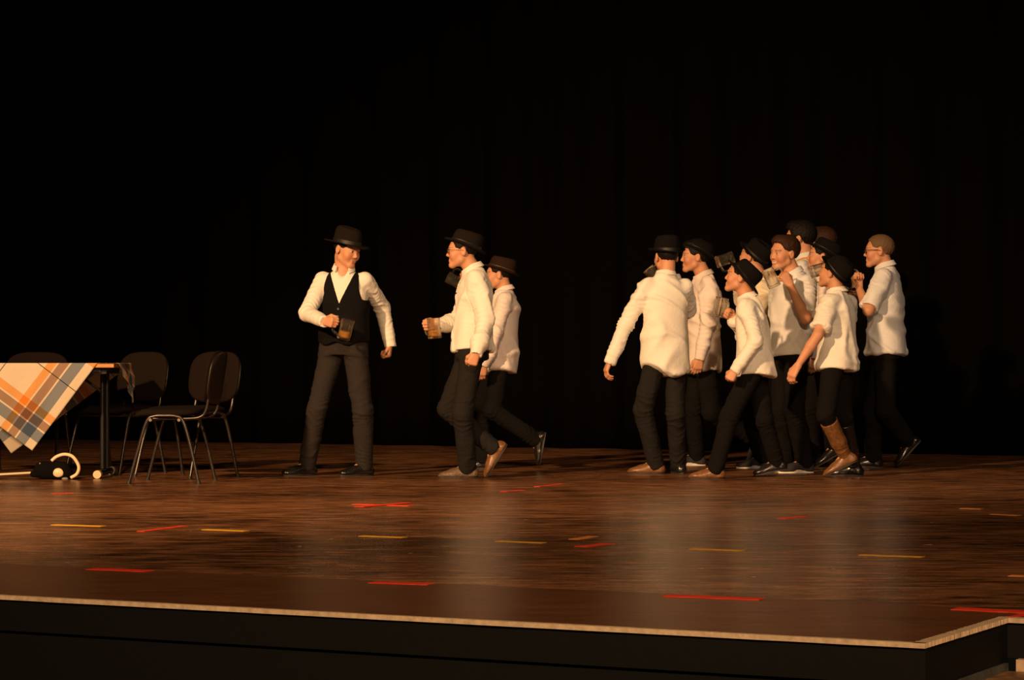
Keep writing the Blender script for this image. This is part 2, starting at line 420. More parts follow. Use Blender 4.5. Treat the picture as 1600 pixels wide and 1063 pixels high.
def plaid_mat():
    m, nt, b = nmat('plaid_cloth'); L = nt.links
    uv = nt.nodes.new('ShaderNodeUVMap'); uv.uv_map = 'UVMap'
    sp = nt.nodes.new('ShaderNodeSeparateXYZ'); L.new(uv.outputs['UV'], sp.inputs[0])
    cream = (1, 1, 1); blue = (0.31, 0.40, 0.58); mauve = (0.50, 0.37, 0.33); orange = (1.0, 0.60, 0.27); line = (0.14, 0.12, 0.12)
    seq = [(0, cream), (0.058, blue), (0.130, cream), (0.142, mauve), (0.196, cream), (0.203, orange), (0.255, cream), (0.47, line), (0.4745, cream), (0.66, orange), (0.71, cream), (0.718, mauve), (0.77, cream), (0.78, blue), (0.86, cream), (1.05, orange), (1.1, mauve), (1.15, cream), (1.17, blue), (1.24, cream)]
    outs = []
    for k in (0, 1):
        mr = nt.nodes.new('ShaderNodeMath'); mr.operation = 'DIVIDE'; mr.inputs[1].default_value = 1.4
        L.new(sp.outputs[k], mr.inputs[0])
        rp = nt.nodes.new('ShaderNodeValToRGB'); cr = rp.color_ramp; cr.interpolation = 'CONSTANT'
        while len(cr.elements) < len(seq): cr.elements.new(0.5)
        for e, (p, c) in zip(cr.elements, seq):
            e.position = p / 1.4; e.color = (*c, 1)
        L.new(mr.outputs[0], rp.inputs['Fac']); outs.append(rp.outputs['Color'])
    mu = nt.nodes.new('ShaderNodeMix'); mu.data_type = 'RGBA'; mu.blend_type = 'MULTIPLY'; mu.inputs[0].default_value = 1
    L.new(outs[0], mu.inputs[6]); L.new(outs[1], mu.inputs[7])
    m2 = nt.nodes.new('ShaderNodeMix'); m2.data_type = 'RGBA'; m2.blend_type = 'MULTIPLY'; m2.inputs[0].default_value = 1
    L.new(mu.outputs[2], m2.inputs[6]); m2.inputs[7].default_value = (0.74, 0.64, 0.50, 1)
    L.new(m2.outputs[2], b.inputs['Base Color']); b.inputs['Roughness'].default_value = 0.9; b.inputs['Specular IOR Level'].default_value = 0.1
    tl = nt.nodes.new('ShaderNodeBsdfTranslucent'); L.new(m2.outputs[2], tl.inputs['Color'])
    ms = nt.nodes.new('ShaderNodeMixShader'); ms.inputs[0].default_value = 0.25
    L.new(b.outputs[0], ms.inputs[1]); L.new(tl.outputs[0], ms.inputs[2]); L.new(ms.outputs[0], nt.nodes['Material Output'].inputs['Surface'])
    no = nt.nodes.new('ShaderNodeTexNoise'); no.inputs['Scale'].default_value = 25; tc = nt.nodes.new('ShaderNodeTexCoord'); L.new(tc.outputs['Object'], no.inputs['Vector'])
    bp = nt.nodes.new('ShaderNodeBump'); bp.inputs['Strength'].default_value = 0.3; bp.inputs['Distance'].default_value = 0.01
    L.new(no.outputs['Fac'], bp.inputs['Height']); L.new(bp.outputs['Normal'], b.inputs['Normal'])
    return m
M['plaid'] = plaid_mat()

def tablecloth():
    Lc = 1.335; n = 150
    K = P(51, 705, TY0); hf = TZ - K[2]; D = TY1 - TY0
    ang = math.radians(53.4)
    er = np.array([math.cos(ang), math.sin(ang)]); el = np.array([-math.sin(ang), math.cos(ang)])
    V = []; UVs = []; Fc = []
    for j in range(n + 1):
        for i in range(n + 1):
            a, b = Lc * i / n, Lc * j / n
            q = er * a + el * b
            X, s = K[0] + q[0], q[1]
            rip = 0.006 * math.sin(14 * X + 5 * s) + 0.004 * math.sin(31 * X - 9 * s)
            if s < hf:
                dz = hf - s; p = [X, TY0 - 0.006 - (0.010 + rip) * min(1, dz * 6), TZ + 0.003 - dz]
            elif s < hf + D:
                Y = TY0 + s - hf
                if X > TX1:
                    e = X - TX1; p = [TX1 + 0.006 + 0.02 * min(1, e * 10) + 0.3 * e * 0.25 + 0.010 * math.sin(45 * Y) * min(1, e * 12), Y, TZ + 0.003 - e * 0.98]
                else: p = [X, Y, TZ + 0.003]
            else:
                dz = s - hf - D; p = [X, TY1 + 0.006 + (0.010 + rip) * min(1, dz * 6), TZ + 0.003 - dz]
                if X > TX1: p[0] = TX1 + 0.006
            V.append(p); UVs.append((b, a))
    w = n + 1
    for j in range(n):
        for i in range(n): Fc.append((j * w + i, j * w + i + 1, (j + 1) * w + i + 1, (j + 1) * w + i))
    o = obj_from('tablecloth', np.array(V), np.array(Fc), M['plaid'], loc=((TX0 + TX1) / 2, (TY0 + TY1) / 2, TZ))
    uvl = o.data.uv_layers.new(name='UVMap'); idx = np.zeros(len(o.data.loops), np.int32); o.data.loops.foreach_get('vertex_index', idx)
    uvl.data.foreach_set('uv', np.array(UVs, np.float32)[idx].ravel())
    md = o.modifiers.new('thickness', 'SOLIDIFY'); md.thickness = 0.0025; md.offset = 1
    tag(o, 'cream, orange and blue plaid cloth draped cornerwise over the table', 'tablecloth')
tablecloth()

# ------------------------------------------------------------------ stacking chairs
M['chair_fabric'] = plain('chair_fabric', (0.011, 0.0066, 0.0047), 0.95, spec=0.1, bump=0.3, bscale=200)
M['chair_shell'] = plain('chair_shell', (0.012, 0.008, 0.007), 0.4, spec=0.5)
M['chair_tube'] = plain('chair_tube', (0.06, 0.052, 0.048), 0.3, metal=0.7)
M['bolt'] = plain('chair_bolt', (0.35, 0.28, 0.2), 0.3, metal=1.0)
def superell(n, a, b, e=3.2):
    out = []
    for i in range(n):
        t = 2 * math.pi * i / n; c, s = math.cos(t), math.sin(t)
        out.append((a * math.copysign(abs(c) ** (2 / e), c), b * math.copysign(abs(s) ** (2 / e), s)))
    return out
def pad(mapf, a, b, th, n=40, rings=6):
    """cushion: superellipse disc with rounded rim; mapf(x, y, h) -> world"""
    V = []; Fc = []
    layers = []
    prof = [(0.0, 1.0), (0.45, 1.0), (0.80, 0.96), (0.93, 0.80), (1.0, 0.35), (1.0, -0.35), (0.93, -0.8), (0.8, -0.96), (0.45, -1.0), (0.0, -1.0)]
    for (r, h) in prof:
        for (x, y) in superell(n, a * r, b * r): V.append(mapf(x, y, h * th / 2))
    m = len(prof)
    for i in range(m - 1):
        for k in range(n): Fc.append((i * n + k, i * n + (k + 1) % n, (i + 1) * n + (k + 1) % n, (i + 1) * n + k))
    return np.array(V), Fc
def chair(px, Y, psi, label, group='black stacking chairs by the table'):
    f, r = facing(psi), rightof(psi); base = np.array([(px - 800) / F * Y, Y, 0.0])
    def T(x, y, z): return base + r * x + f * y + np.array([0, 0, z])
    root = bpy.data.objects.new('stacking_chair', None); COL.objects.link(root); root.location = tuple(base)
    tag(root, label, 'chair', group)
    V, Fc = pad(lambda x, y, h: T(x, y + 0.01, 0.435 + h + 0.012 * math.cos(x * 6) - (0.03 * max(0, (y - 0.10) / 0.12) ** 2)), 0.235, 0.215, 0.045)
    obj_from('seat', V, Fc, M['chair_fabric'], root)
    def bk(x, y, h): return T(x, -0.215 - 0.16 * (y + 0.17) - 0.035 + 0.5 * x * x * 1.0 + h, 0.655 + y)
    V, Fc = pad(lambda x, y, h: bk(x, y, h), 0.228, 0.170, 0.034); back = obj_from('backrest', V, Fc, M['chair_fabric'], root)
    V, Fc = pad(lambda x, y, h: bk(x, y, h - 0.019), 0.222, 0.164, 0.022); obj_from('back_shell', V, Fc, M['chair_shell'], back)
    for s in (-1, 1):
        path = curve_pts([T(s * 0.255, 0.225, 0.0), T(s * 0.245, 0.165, 0.22), T(s * 0.238, 0.115, 0.385), T(s * 0.236, 0.07, 0.418), T(s * 0.236, 0.0, 0.422), T(s * 0.236, -0.07, 0.418), T(s * 0.238, -0.115, 0.385), T(s * 0.245, -0.165, 0.22), T(s * 0.255, -0.215, 0.0)], 6)
        lg = MB().tube(path, 0.0105, 10).build('leg_frame', M['chair_tube'], root, smooth=True)
        for yy in (0.09, -0.09):
            MB().tube([T(s * 0.247, yy, 0.395), T(s * 0.254, yy, 0.395)], 0.010, 10).build('bolt', M['bolt'], lg, smooth=True)
        for yy in (0.225, -0.215):
            MB().tube([T(s * 0.255, yy, 0.0), T(s * 0.2535, yy * 0.99, 0.018)], 0.0135, 10).build('foot_cap', M['rubber_dark'], lg, smooth=True)
        up = curve_pts([T(s * 0.17, 0.10, 0.402), T(s * 0.17, -0.10, 0.402), T(s * 0.17, -0.205, 0.412), T(s * 0.17, -0.245, 0.46), T(s * 0.17, -0.262, 0.56), T(s * 0.17, -0.275, 0.66)], 5)
        MB().tube(up, 0.0095, 10).build('back_upright', M['chair_tube'], root, smooth=True)
    MB().tube([T(-0.24, 0.09, 0.395), T(0.24, 0.09, 0.395)], 0.009, 8).tube([T(-0.24, -0.09, 0.395), T(0.24, -0.09, 0.395)], 0.009, 8).build('cross_bar', M['chair_tube'], root, smooth=True)
chair(43, 17.75, 4, 'black stacking chair behind the plaid tablecloth, only its backrest top showing')
chair(181, 17.45, 36, 'black stacking chair standing behind the bare end of the table')
chair(292, 16.95, 38, 'black stacking chair behind the chair turned sideways')
chair(271, 16.2, 95, 'black stacking chair turned sideways to the table end')

# ------------------------------------------------------------------ plush stick toy under the table
M['plush_black'] = plain('plush_black', (0.004, 0.0035, 0.004), 0.95, spec=0.08, bump=0.5, bscale=120)
M['cream_vinyl'] = plain('cream_vinyl', (0.78, 0.60, 0.38), 0.45)
M['stick'] = plain('pale_stick', (0.62, 0.50, 0.34), 0.4)
M['pink_felt'] = plain('pink_felt', (0.45, 0.24, 0.16), 0.8)

# ------------------------------------------------------------------ implicit-surface modeller
class Field:
    def __init__(s, xs, ys, zs):
        s.c = [np.asarray(a, np.float32) for a in (xs, ys, zs)]
        s.d = np.full([len(a) for a in s.c], 0.08, np.float32)
    def block(s, lo, hi):
        sl = []
        for k in range(3):
            i0 = int(np.searchsorted(s.c[k], lo[k])); i1 = int(np.searchsorted(s.c[k], hi[k]))
            if i1 <= i0: return None
            sl.append(slice(i0, i1))
        x = s.c[0][sl[0]][:, None, None]; y = s.c[1][sl[1]][None, :, None]; z = s.c[2][sl[2]][None, None, :]
        return tuple(sl), x, y, z
    def comb(s, sl, d, k, op):
        a = s.d[sl]
        if op == 'add':
            if k > 0:
                h = np.maximum(k - np.abs(a - d), 0) / k; s.d[sl] = np.minimum(a, d) - h * h * k * 0.25
            else: s.d[sl] = np.minimum(a, d)
        else:
            d = -d
            if k > 0:
                h = np.maximum(k - np.abs(a - d), 0) / k; s.d[sl] = np.maximum(a, d) + h * h * k * 0.25
            else: s.d[sl] = np.maximum(a, d)
    def cone(s, a, b, ra, rb, k=0.02, op='add'):
        a = np.asarray(a, float); b = np.asarray(b, float); m = max(ra, rb) + k + 0.015
        q = s.block(np.minimum(a, b) - m, np.maximum(a, b) + m)
        if q is None: return
        sl, x, y, z = q; ab = (b - a).astype(np.float32); L2 = float(ab @ ab) + 1e-9
        px, py, pz = x - np.float32(a[0]), y - np.float32(a[1]), z - np.float32(a[2])
        t = np.clip((px * ab[0] + py * ab[1] + pz * ab[2]) / L2, 0, 1)
        d = np.sqrt((px - t * ab[0]) ** 2 + (py - t * ab[1]) ** 2 + (pz - t * ab[2]) ** 2) - (ra + (rb - ra) * t)
        s.comb(sl, d.astype(np.float32), k, op)
    def ell(s, c, R, rad, k=0.02, op='add'):
        """R: 3 row axes"""
        c = np.asarray(c, float); m = max(rad) + k + 0.015
        q = s.block(c - m, c + m)
        if q is None: return
        sl, x, y, z = q; px, py, pz = x - np.float32(c[0]), y - np.float32(c[1]), z - np.float32(c[2])
        R = np.asarray(R, np.float32); k0 = 0; k1 = 0
        for i in range(3):
            w = px * R[i, 0] + py * R[i, 1] + pz * R[i, 2]
            k0 = k0 + (w / rad[i]) ** 2; k1 = k1 + (w / rad[i] ** 2) ** 2
        k0 = np.sqrt(k0); k1 = np.sqrt(k1) + 1e-6
        s.comb(sl, (k0 * (k0 - 1) / k1).astype(np.float32), k, op)
    def loft(s, a, b, ts, rx, ry, psi0, psi1, off=None, k=0.03, op='add', e=2.3, grow=0.0):
        """trunk from a up to b with elliptic sections that turn from psi0 to psi1"""
        a = np.asarray(a, float); b = np.asarray(b, float); ab = b - a; L = np.linalg.norm(ab); ax = ab / L
        m = max(max(rx), max(ry)) + k + 0.03 + grow
        lo = np.minimum(a + ab * ts[0], a + ab * ts[-1]) - m; hi = np.maximum(a + ab * ts[0], a + ab * ts[-1]) + m
        q = s.block(lo, hi)
        if q is None: return
        sl, x, y, z = q; px, py, pz = x - np.float32(a[0]), y - np.float32(a[1]), z - np.float32(a[2])
        u, v, t = trunk_coords(px, py, pz, ax, L, psi0, psi1)
        tc = np.clip(t, ts[0], ts[-1])
        RX = np.interp(tc, ts, rx).astype(np.float32) + grow; RY = np.interp(tc, ts, ry).astype(np.float32) + grow
        if off is not None: v = v - np.interp(tc, ts, off).astype(np.float32)
        g = (np.abs(u / RX) ** e + np.abs(v / RY) ** e) ** (1 / e)
        d = (g - 1) * np.minimum(RX, RY)
        ex = np.abs(t - tc) * L
        d = np.where(ex > 0, np.sqrt(np.maximum(d, 0) ** 2 + ex ** 2), d)
        s.comb(sl, d.astype(np.float32), k, op)
    def mesh(s):
        d = s.d; nx, ny, nz = d.shape; ins = d < 0
        cnt = np.zeros((nx - 1, ny - 1, nz - 1), np.uint8)
        for i in (0, 1):
            for j in (0, 1):
                for k in (0, 1): cnt += ins[i:nx - 1 + i, j:ny - 1 + j, k:nz - 1 + k]
        act = np.argwhere((cnt > 0) & (cnt < 8))
        vid = np.full(cnt.shape, -1, np.int32); vid[act[:, 0], act[:, 1], act[:, 2]] = np.arange(len(act))
        acc = np.zeros((len(act), 3)); num = np.zeros(len(act))
        X, Y, Z = s.c
        I, J, K = act.T
        corners = [(i, j, k) for i in (0, 1) for j in (0, 1) for k in (0, 1)]
        for c0 in corners:
            for ax in range(3):
                if c0[ax]: continue
                c1 = list(c0); c1[ax] = 1
                d0 = d[I + c0[0], J + c0[1], K + c0[2]]; d1 = d[I + c1[0], J + c1[1], K + c1[2]]
                m = (d0 < 0) != (d1 < 0)
                t = np.where(m, d0 / np.where(m, d0 - d1, 1), 0)
                p0 = np.stack([X[I + c0[0]], Y[J + c0[1]], Z[K + c0[2]]], 1); p1 = np.stack([X[I + c1[0]], Y[J + c1[1]], Z[K + c1[2]]], 1)
                acc += np.where(m[:, None], p0 + (p1 - p0) * t[:, None], 0); num += m
        V = acc / num[:, None]
        quads = []
        for ax in range(3):
            sl0 = [slice(1, -1)] * 3; sl1 = [slice(1, -1)] * 3
            sl0[ax] = slice(0, -1); sl1[ax] = slice(1, None)
            a = ins[tuple(sl0)]; b = ins[tuple(sl1)]
            e = np.argwhere(a != b)
            if not len(e): continue
            flip = a[e[:, 0], e[:, 1], e[:, 2]]
            o = [1, 1, 1]; o[ax] = 0; e = e + o
            u, w = (ax + 1) % 3, (ax + 2) % 3
            def g(du, dw):
                q = e.copy(); q[:, u] -= du; q[:, w] -= dw; return vid[q[:, 0], q[:, 1], q[:, 2]]
            qd = np.stack([g(1, 1), g(0, 1), g(0, 0), g(1, 0)], 1)
            qd[~flip] = qd[~flip][:, ::-1]
            quads.append(qd)
        return V, np.concatenate(quads)

def trunk_coords(px, py, pz, ax, L, psi0, psi1):
    """lateral (to the person's right), forward and along-axis (0..1) coordinates"""
    s = px * np.float32(ax[0]) + py * np.float32(ax[1]) + pz * np.float32(ax[2]); t = s / np.float32(L)
    qx, qy, qz = px - s * np.float32(ax[0]), py - s * np.float32(ax[1]), pz - s * np.float32(ax[2])
    ps = np.radians(psi0 + (psi1 - psi0) * np.clip(t, 0, 1)).astype(np.float32)
    u = -np.cos(ps) * qx + np.sin(ps) * qy; v = -np.sin(ps) * qx - np.cos(ps) * qy
    return u, v, t

def grid(lo, hi, h, fine=None, hz=None):
    xs = np.arange(lo[0], hi[0] + h, h); ys = np.arange(lo[1], hi[1] + h, h)
    if fine is None: return xs, ys, np.arange(lo[2], hi[2] + h, h)
    zs = []; z = lo[2]
    while z < hi[2] + hz:
        zs.append(z); z += h if any(a <= z <= b for a, b in fine) else hz
    return xs, ys, np.array(zs)

def vnormals(V, Q):
    n = np.cross(V[Q[:, 2]] - V[Q[:, 0]], V[Q[:, 3]] - V[Q[:, 1]]); N = np.zeros_like(V)
    for k in range(4): np.add.at(N, Q[:, k], n)
    return N / (np.linalg.norm(N, axis=1, keepdims=True) + 1e-12)

def relax(V, Q, it=2, lam=0.5):
    for _ in range(it):
        S = np.zeros_like(V); C = np.zeros(len(V))
        for k in range(4):
            a, b = Q[:, k], Q[:, (k + 1) % 4]
            np.add.at(S, a, V[b]); np.add.at(S, b, V[a]); np.add.at(C, a, 1); np.add.at(C, b, 1)
        V = V + lam * (S / np.maximum(C, 1)[:, None] - V)
    return V

# the plush stick toy
def stick_toy():
    Yt = 16.55
    g = Field(*grid(P(35, 752, Yt) - [0, 0.11, 0.0], P(130, 705, Yt) + [0, 0.11, 0], 0.006))
    I3 = np.eye(3)
    def c(px, py, dy=0.0):
        q = P(px, py, Yt); q[1] += dy; return q
    g.cone(c(52, 741), c(74, 736), 0.022, 0.055, 0.02); g.cone(c(74, 736), c(100, 738), 0.055, 0.05, 0.02)
    g.ell(c(66, 733), I3, (0.05, 0.055, 0.05), 0.02); g.cone(c(84, 727), c(98, 730), 0.03, 0.035, 0.02)
    g.cone(c(100, 738), c(112, 744), 0.045, 0.02, 0.02)
    z = g.c[2][None, None, :]; g.d = np.maximum(g.d, 0.001 - z)
    V, Q = g.mesh()
    b = P(80, 750, Yt); root = obj_from('stick_toy', relax(V, Q), Q, M['plush_black'], loc=(b[0], b[1], 0))
    tag(root, 'black plush toy head on a pale stick lying under the table', 'toy')
    MB().tube([c(-60, 745), c(50, 739)], 0.008, 10).build('stick', M['stick'], root, smooth=True)
    arc = curve_pts([c(82, 720, -0.03), c(90, 713.5, -0.03), c(102, 710, -0.03), c(114, 713, -0.03), c(122, 723, -0.03), c(124.5, 732, -0.03), c(121, 741, -0.03), c(112, 746.5, -0.03)], 6)
    MB().tube(arc, 0.011, 10).build('curved_band', M['cream_vinyl'], root, smooth=True)
    for nm, cc, rr in (('cheek_patch', c(93, 738.5, -0.045), (0.036, 0.016, 0.030)), ('eye', c(69, 734, -0.052), (0.008, 0.006, 0.006)), ('muzzle_badge', c(103, 748, -0.035), (0.022, 0.012, 0.010))):
        q = Field(*grid(cc - 0.04, cc + 0.04, 0.004)); q.ell(cc, I3, rr, 0); V, Q = q.mesh()
        obj_from(nm, V, Q, M['cream_vinyl'] if nm != 'muzzle_badge' else M['cap_grey'], root)
    MB().tube([c(60, 727.5, -0.03), c(64, 725.5, -0.03), c(68, 726, -0.03)], 0.01, 8, rads=[0.003, 0.011, 0.008]).build('ear', M['pink_felt'], root, smooth=True)
stick_toy()

# ------------------------------------------------------------------ people
def lift(par, px, Lb, sg):
    """point on the sight line of px at bone length Lb from par (sg<0 towards the lens)"""
    o = np.array([0, 0, CH]); d = np.array([(px[0] - 800) / F, 1.0, -(px[1] - HZ) / F])
    m = o - par; A = d @ d; B = 2 * (d @ m); Cc = m @ m - Lb * Lb; disc = B * B - 4 * A * Cc
    if disc <= 0: Yq = -B / (2 * A)
    else: Yq = (-B + (1 if sg > 0 else -1) * math.sqrt(disc)) / (2 * A)
    p = o + d * Yq; v = p - par; l = np.linalg.norm(v)
    if l > Lb * 1.06: p = par + v * (Lb * 1.06 / l)
    return p

def frame(psi, pitch=0.0, roll=0.0):
    f, r, z = facing(psi), rightof(psi), np.array([0, 0, 1.0])
    p = math.radians(pitch); f2 = f * math.cos(p) + z * math.sin(p); z2 = z * math.cos(p) - f * math.sin(p)
    q = math.radians(roll); r2 = r * math.cos(q) - z2 * math.sin(q); z3 = z2 * math.cos(q) + r * math.sin(q)
    return np.array([r2, f2, z3])           # rows: right, forward, up

SKIN = np.array([0.58, 0.285, 0.165])

def add_head(g, hc, R, k, neck):
    def w(x, y, z): return hc + k * (R[0] * x + R[1] * y + R[2] * z)
    def E(x, y, z, a, b, c, kk, op='add'): g.ell(w(x, y, z), R, (a * k, b * k, c * k), kk, op)
    def C(a, b, ra, rb, kk, op='add'): g.cone(w(*a), w(*b), ra * k, rb * k, kk, op)
    E(0, -0.012, 0.033, 0.073, 0.092, 0.077, 0.0)
    E(0, 0.028, -0.022, 0.058, 0.060, 0.078, 0.03)
    for s in (-1, 1):
        C((s * 0.047, 0.005, -0.055), (s * 0.014, 0.066, -0.091), 0.022, 0.018, 0.02)
        E(s * 0.040, 0.056, -0.028, 0.022, 0.024, 0.026, 0.025)
    E(0, 0.068, -0.094, 0.020, 0.016, 0.015, 0.02)
    C((-0.030, 0.074, 0.024), (0.030, 0.074, 0.024), 0.009, 0.009, 0.022)
    for s in (-1, 1): E(s * 0.031, 0.094, 0.003, 0.017, 0.014, 0.010, 0.008, 'sub')
    for s in (-1, 1): E(s * 0.031, 0.0745, 0.003, 0.0125, 0.0125, 0.0115, 0.002)
    C((0, 0.083, 0.010), (0, 0.099, -0.026), 0.006, 0.0088, 0.012)
    for s in (-1, 1): E(s * 0.009, 0.092, -0.031, 0.007, 0.009, 0.006, 0.006)
    C((-0.017, 0.082, -0.056), (0.017, 0.082, -0.056), 0.0065, 0.0065, 0.005)
    C((-0.014, 0.083, -0.066), (0.014, 0.083, -0.066), 0.0070, 0.0070, 0.005)
    for s in (-1, 1):
        E(s * 0.077, -0.008, -0.004, 0.009, 0.019, 0.031, 0.008)
        E(s * 0.086, -0.002, -0.002, 0.006, 0.010, 0.018, 0.004, 'sub')
    g.cone(w(0, -0.028, -0.05), neck + np.array([0, 0, -0.02]), 0.052 * k, 0.060 * k, 0.02)

def head_colours(V, hc, R, k, cols, brow, smile=False):
    q = (V - hc) / k; x, y, z = q @ R[0], q @ R[1], q @ R[2]
    zm = z + 0.061 - (9.0 * x * x if smile else 0.0)
    lip = np.exp(-(zm / 0.009) ** 2 - (x / (0.032 if smile else 0.022)) ** 2) * (y > 0.05)
    cols[:] = cols * (1 - 0.55 * lip[:, None]) + 0.55 * lip[:, None] * np.array([0.42, 0.10, 0.07])
    if smile: cols[(np.abs(zm) < 0.0042) & (np.abs(x) < 0.022) & (y > 0.05)] = (0.62, 0.52, 0.44)
    for s in (-1, 1):
        br = ((np.abs(z - 0.024 + 0.10 * (np.abs(x) - 0.03) ** 2 * 10) < 0.0042) & (np.abs(x - s * 0.033) < 0.019) & (y > 0.05))
        cols[br] = 0.45 * cols[br] + 0.55 * np.array(brow)
        ew = ((x - s * 0.031) / 0.0125) ** 2 + ((z - 0.003) / 0.0052) ** 2
        cols[(ew < 1) & (y > 0.06)] = (0.55, 0.45, 0.38)
        cols[(((x - s * 0.031) / 0.0058) ** 2 + ((z - 0.003) / 0.0058) ** 2 < 1) & (y > 0.06)] = (0.05, 0.025, 0.015)
        lid = (np.abs(z - 0.0105) < 0.003) & (np.abs(x - s * 0.031) < 0.016) & (y > 0.06)
        cols[lid] = cols[lid] * 0.62
    ck = np.exp(-(((np.abs(x) - 0.042) / 0.022) ** 2 + ((z + 0.03) / 0.022) ** 2)) * (y > 0.03)
    cols *= 1 - ck[:, None] * np.array([0.0, 0.16, 0.18])

def add_hand(g, wr, d, s, n, k, pose):
    """wr wrist, d towards knuckles, s thumb side, n palm side"""
    d = norm(d); s = norm(s - d * (s @ d)); n = norm(n - d * (n @ d) - s * (n @ s))
    cur = {'relaxed': (30, 38, 22), 'fist': (68, 80, 40), 'grip': (62, 88, 50), 'open': (12, 18, 10)}[pose]
    for j, (off, ln) in enumerate(((0.027, 0.94), (0.009, 1.04), (-0.009, 0.98), (-0.026, 0.80))):
        kn = wr + k * (d * (0.088 - 0.004 * abs(j - 1)) + s * off)
        g.cone(wr + k * (d * 0.008 + s * off * 0.55), kn, 0.0150 * k, 0.0120 * k, 0.014)
        p = kn; a = 0.0
        for seg, (l, r0, r1) in enumerate(((0.042, 0.0095, 0.0085), (0.027, 0.0085, 0.008), (0.021, 0.008, 0.007))):
            a += math.radians(cur[seg] * (1.0 + 0.06 * j)); dr = d * math.cos(a) + n * math.sin(a)
            p2 = p + k * ln * l * (dr + s * off * 1.2)
            g.cone(p, p2, r0 * k, r1 * k, 0.004); p = p2
    b0 = wr + k * (d * 0.018 + s * 0.018)
    if pose in ('grip', 'fist'): pts = (b0, wr + k * (d * 0.055 + s * 0.044 + n * 0.018), wr + k * (d * 0.085 + s * 0.038 + n * 0.036), wr + k * (d * 0.095 + s * 0.020 + n * 0.048))
    else: pts = (b0, wr + k * (d * 0.050 + s * 0.043 + n * 0.012), wr + k * (d * 0.082 + s * 0.046 + n * 0.022), wr + k * (d * 0.104 + s * 0.040 + n * 0.028))
    for i, (r0, r1) in enumerate(((0.015, 0.0115), (0.0115, 0.0095), (0.0095, 0.008))): g.cone(pts[i], pts[i + 1], r0 * k, r1 * k, 0.006)

def folds(V, N, seed, trunk=0.0035, joints=(), cap=0.014):
    """cloth folds: long narrow drapes plus tight creases round bent joints (always outwards)"""
    r = np.random.RandomState(seed); disp = np.zeros(len(V))
    for _ in range(9):
        dr = norm([r.normal(), r.normal(), 0.75 * r.normal()]); f = r.uniform(13, 26); ph = r.uniform(0, 6.3)
        wv = 0.9 * np.sin(V @ norm(r.normal(size=3)) * r.uniform(7, 13) + r.uniform(0, 6.3))
        w2 = np.clip(np.sin(V @ norm(r.normal(size=3)) * r.uniform(6, 11) + r.uniform(0, 6.3)) + 0.1, 0, 1)
        disp += trunk * 1.5 * w2 * np.exp(-(np.sin((V @ dr) * f * 0.5 + wv + ph) / 0.24) ** 2)
    for (c, ax, rad, amp, fr) in joints:
        q = V - c; t = q @ norm(ax)
        wob = 1.6 * np.sin((V @ norm(r.normal(size=3))) * 38 + r.uniform(0, 6)) + 1.1 * np.sin((V @ norm(r.normal(size=3))) * 55 + r.uniform(0, 6))
        w2 = 0.35 + 0.65 * (0.5 + 0.5 * np.sin((V @ norm(r.normal(size=3))) * 45 + r.uniform(0, 6)))
        disp += amp * 1.15 * w2 * np.exp(-(np.linalg.norm(q, axis=1) / rad) ** 2) * np.exp(-(np.sin(t * fr + wob) / 0.45) ** 2)
    return V + N * np.minimum(disp, cap)[:, None]

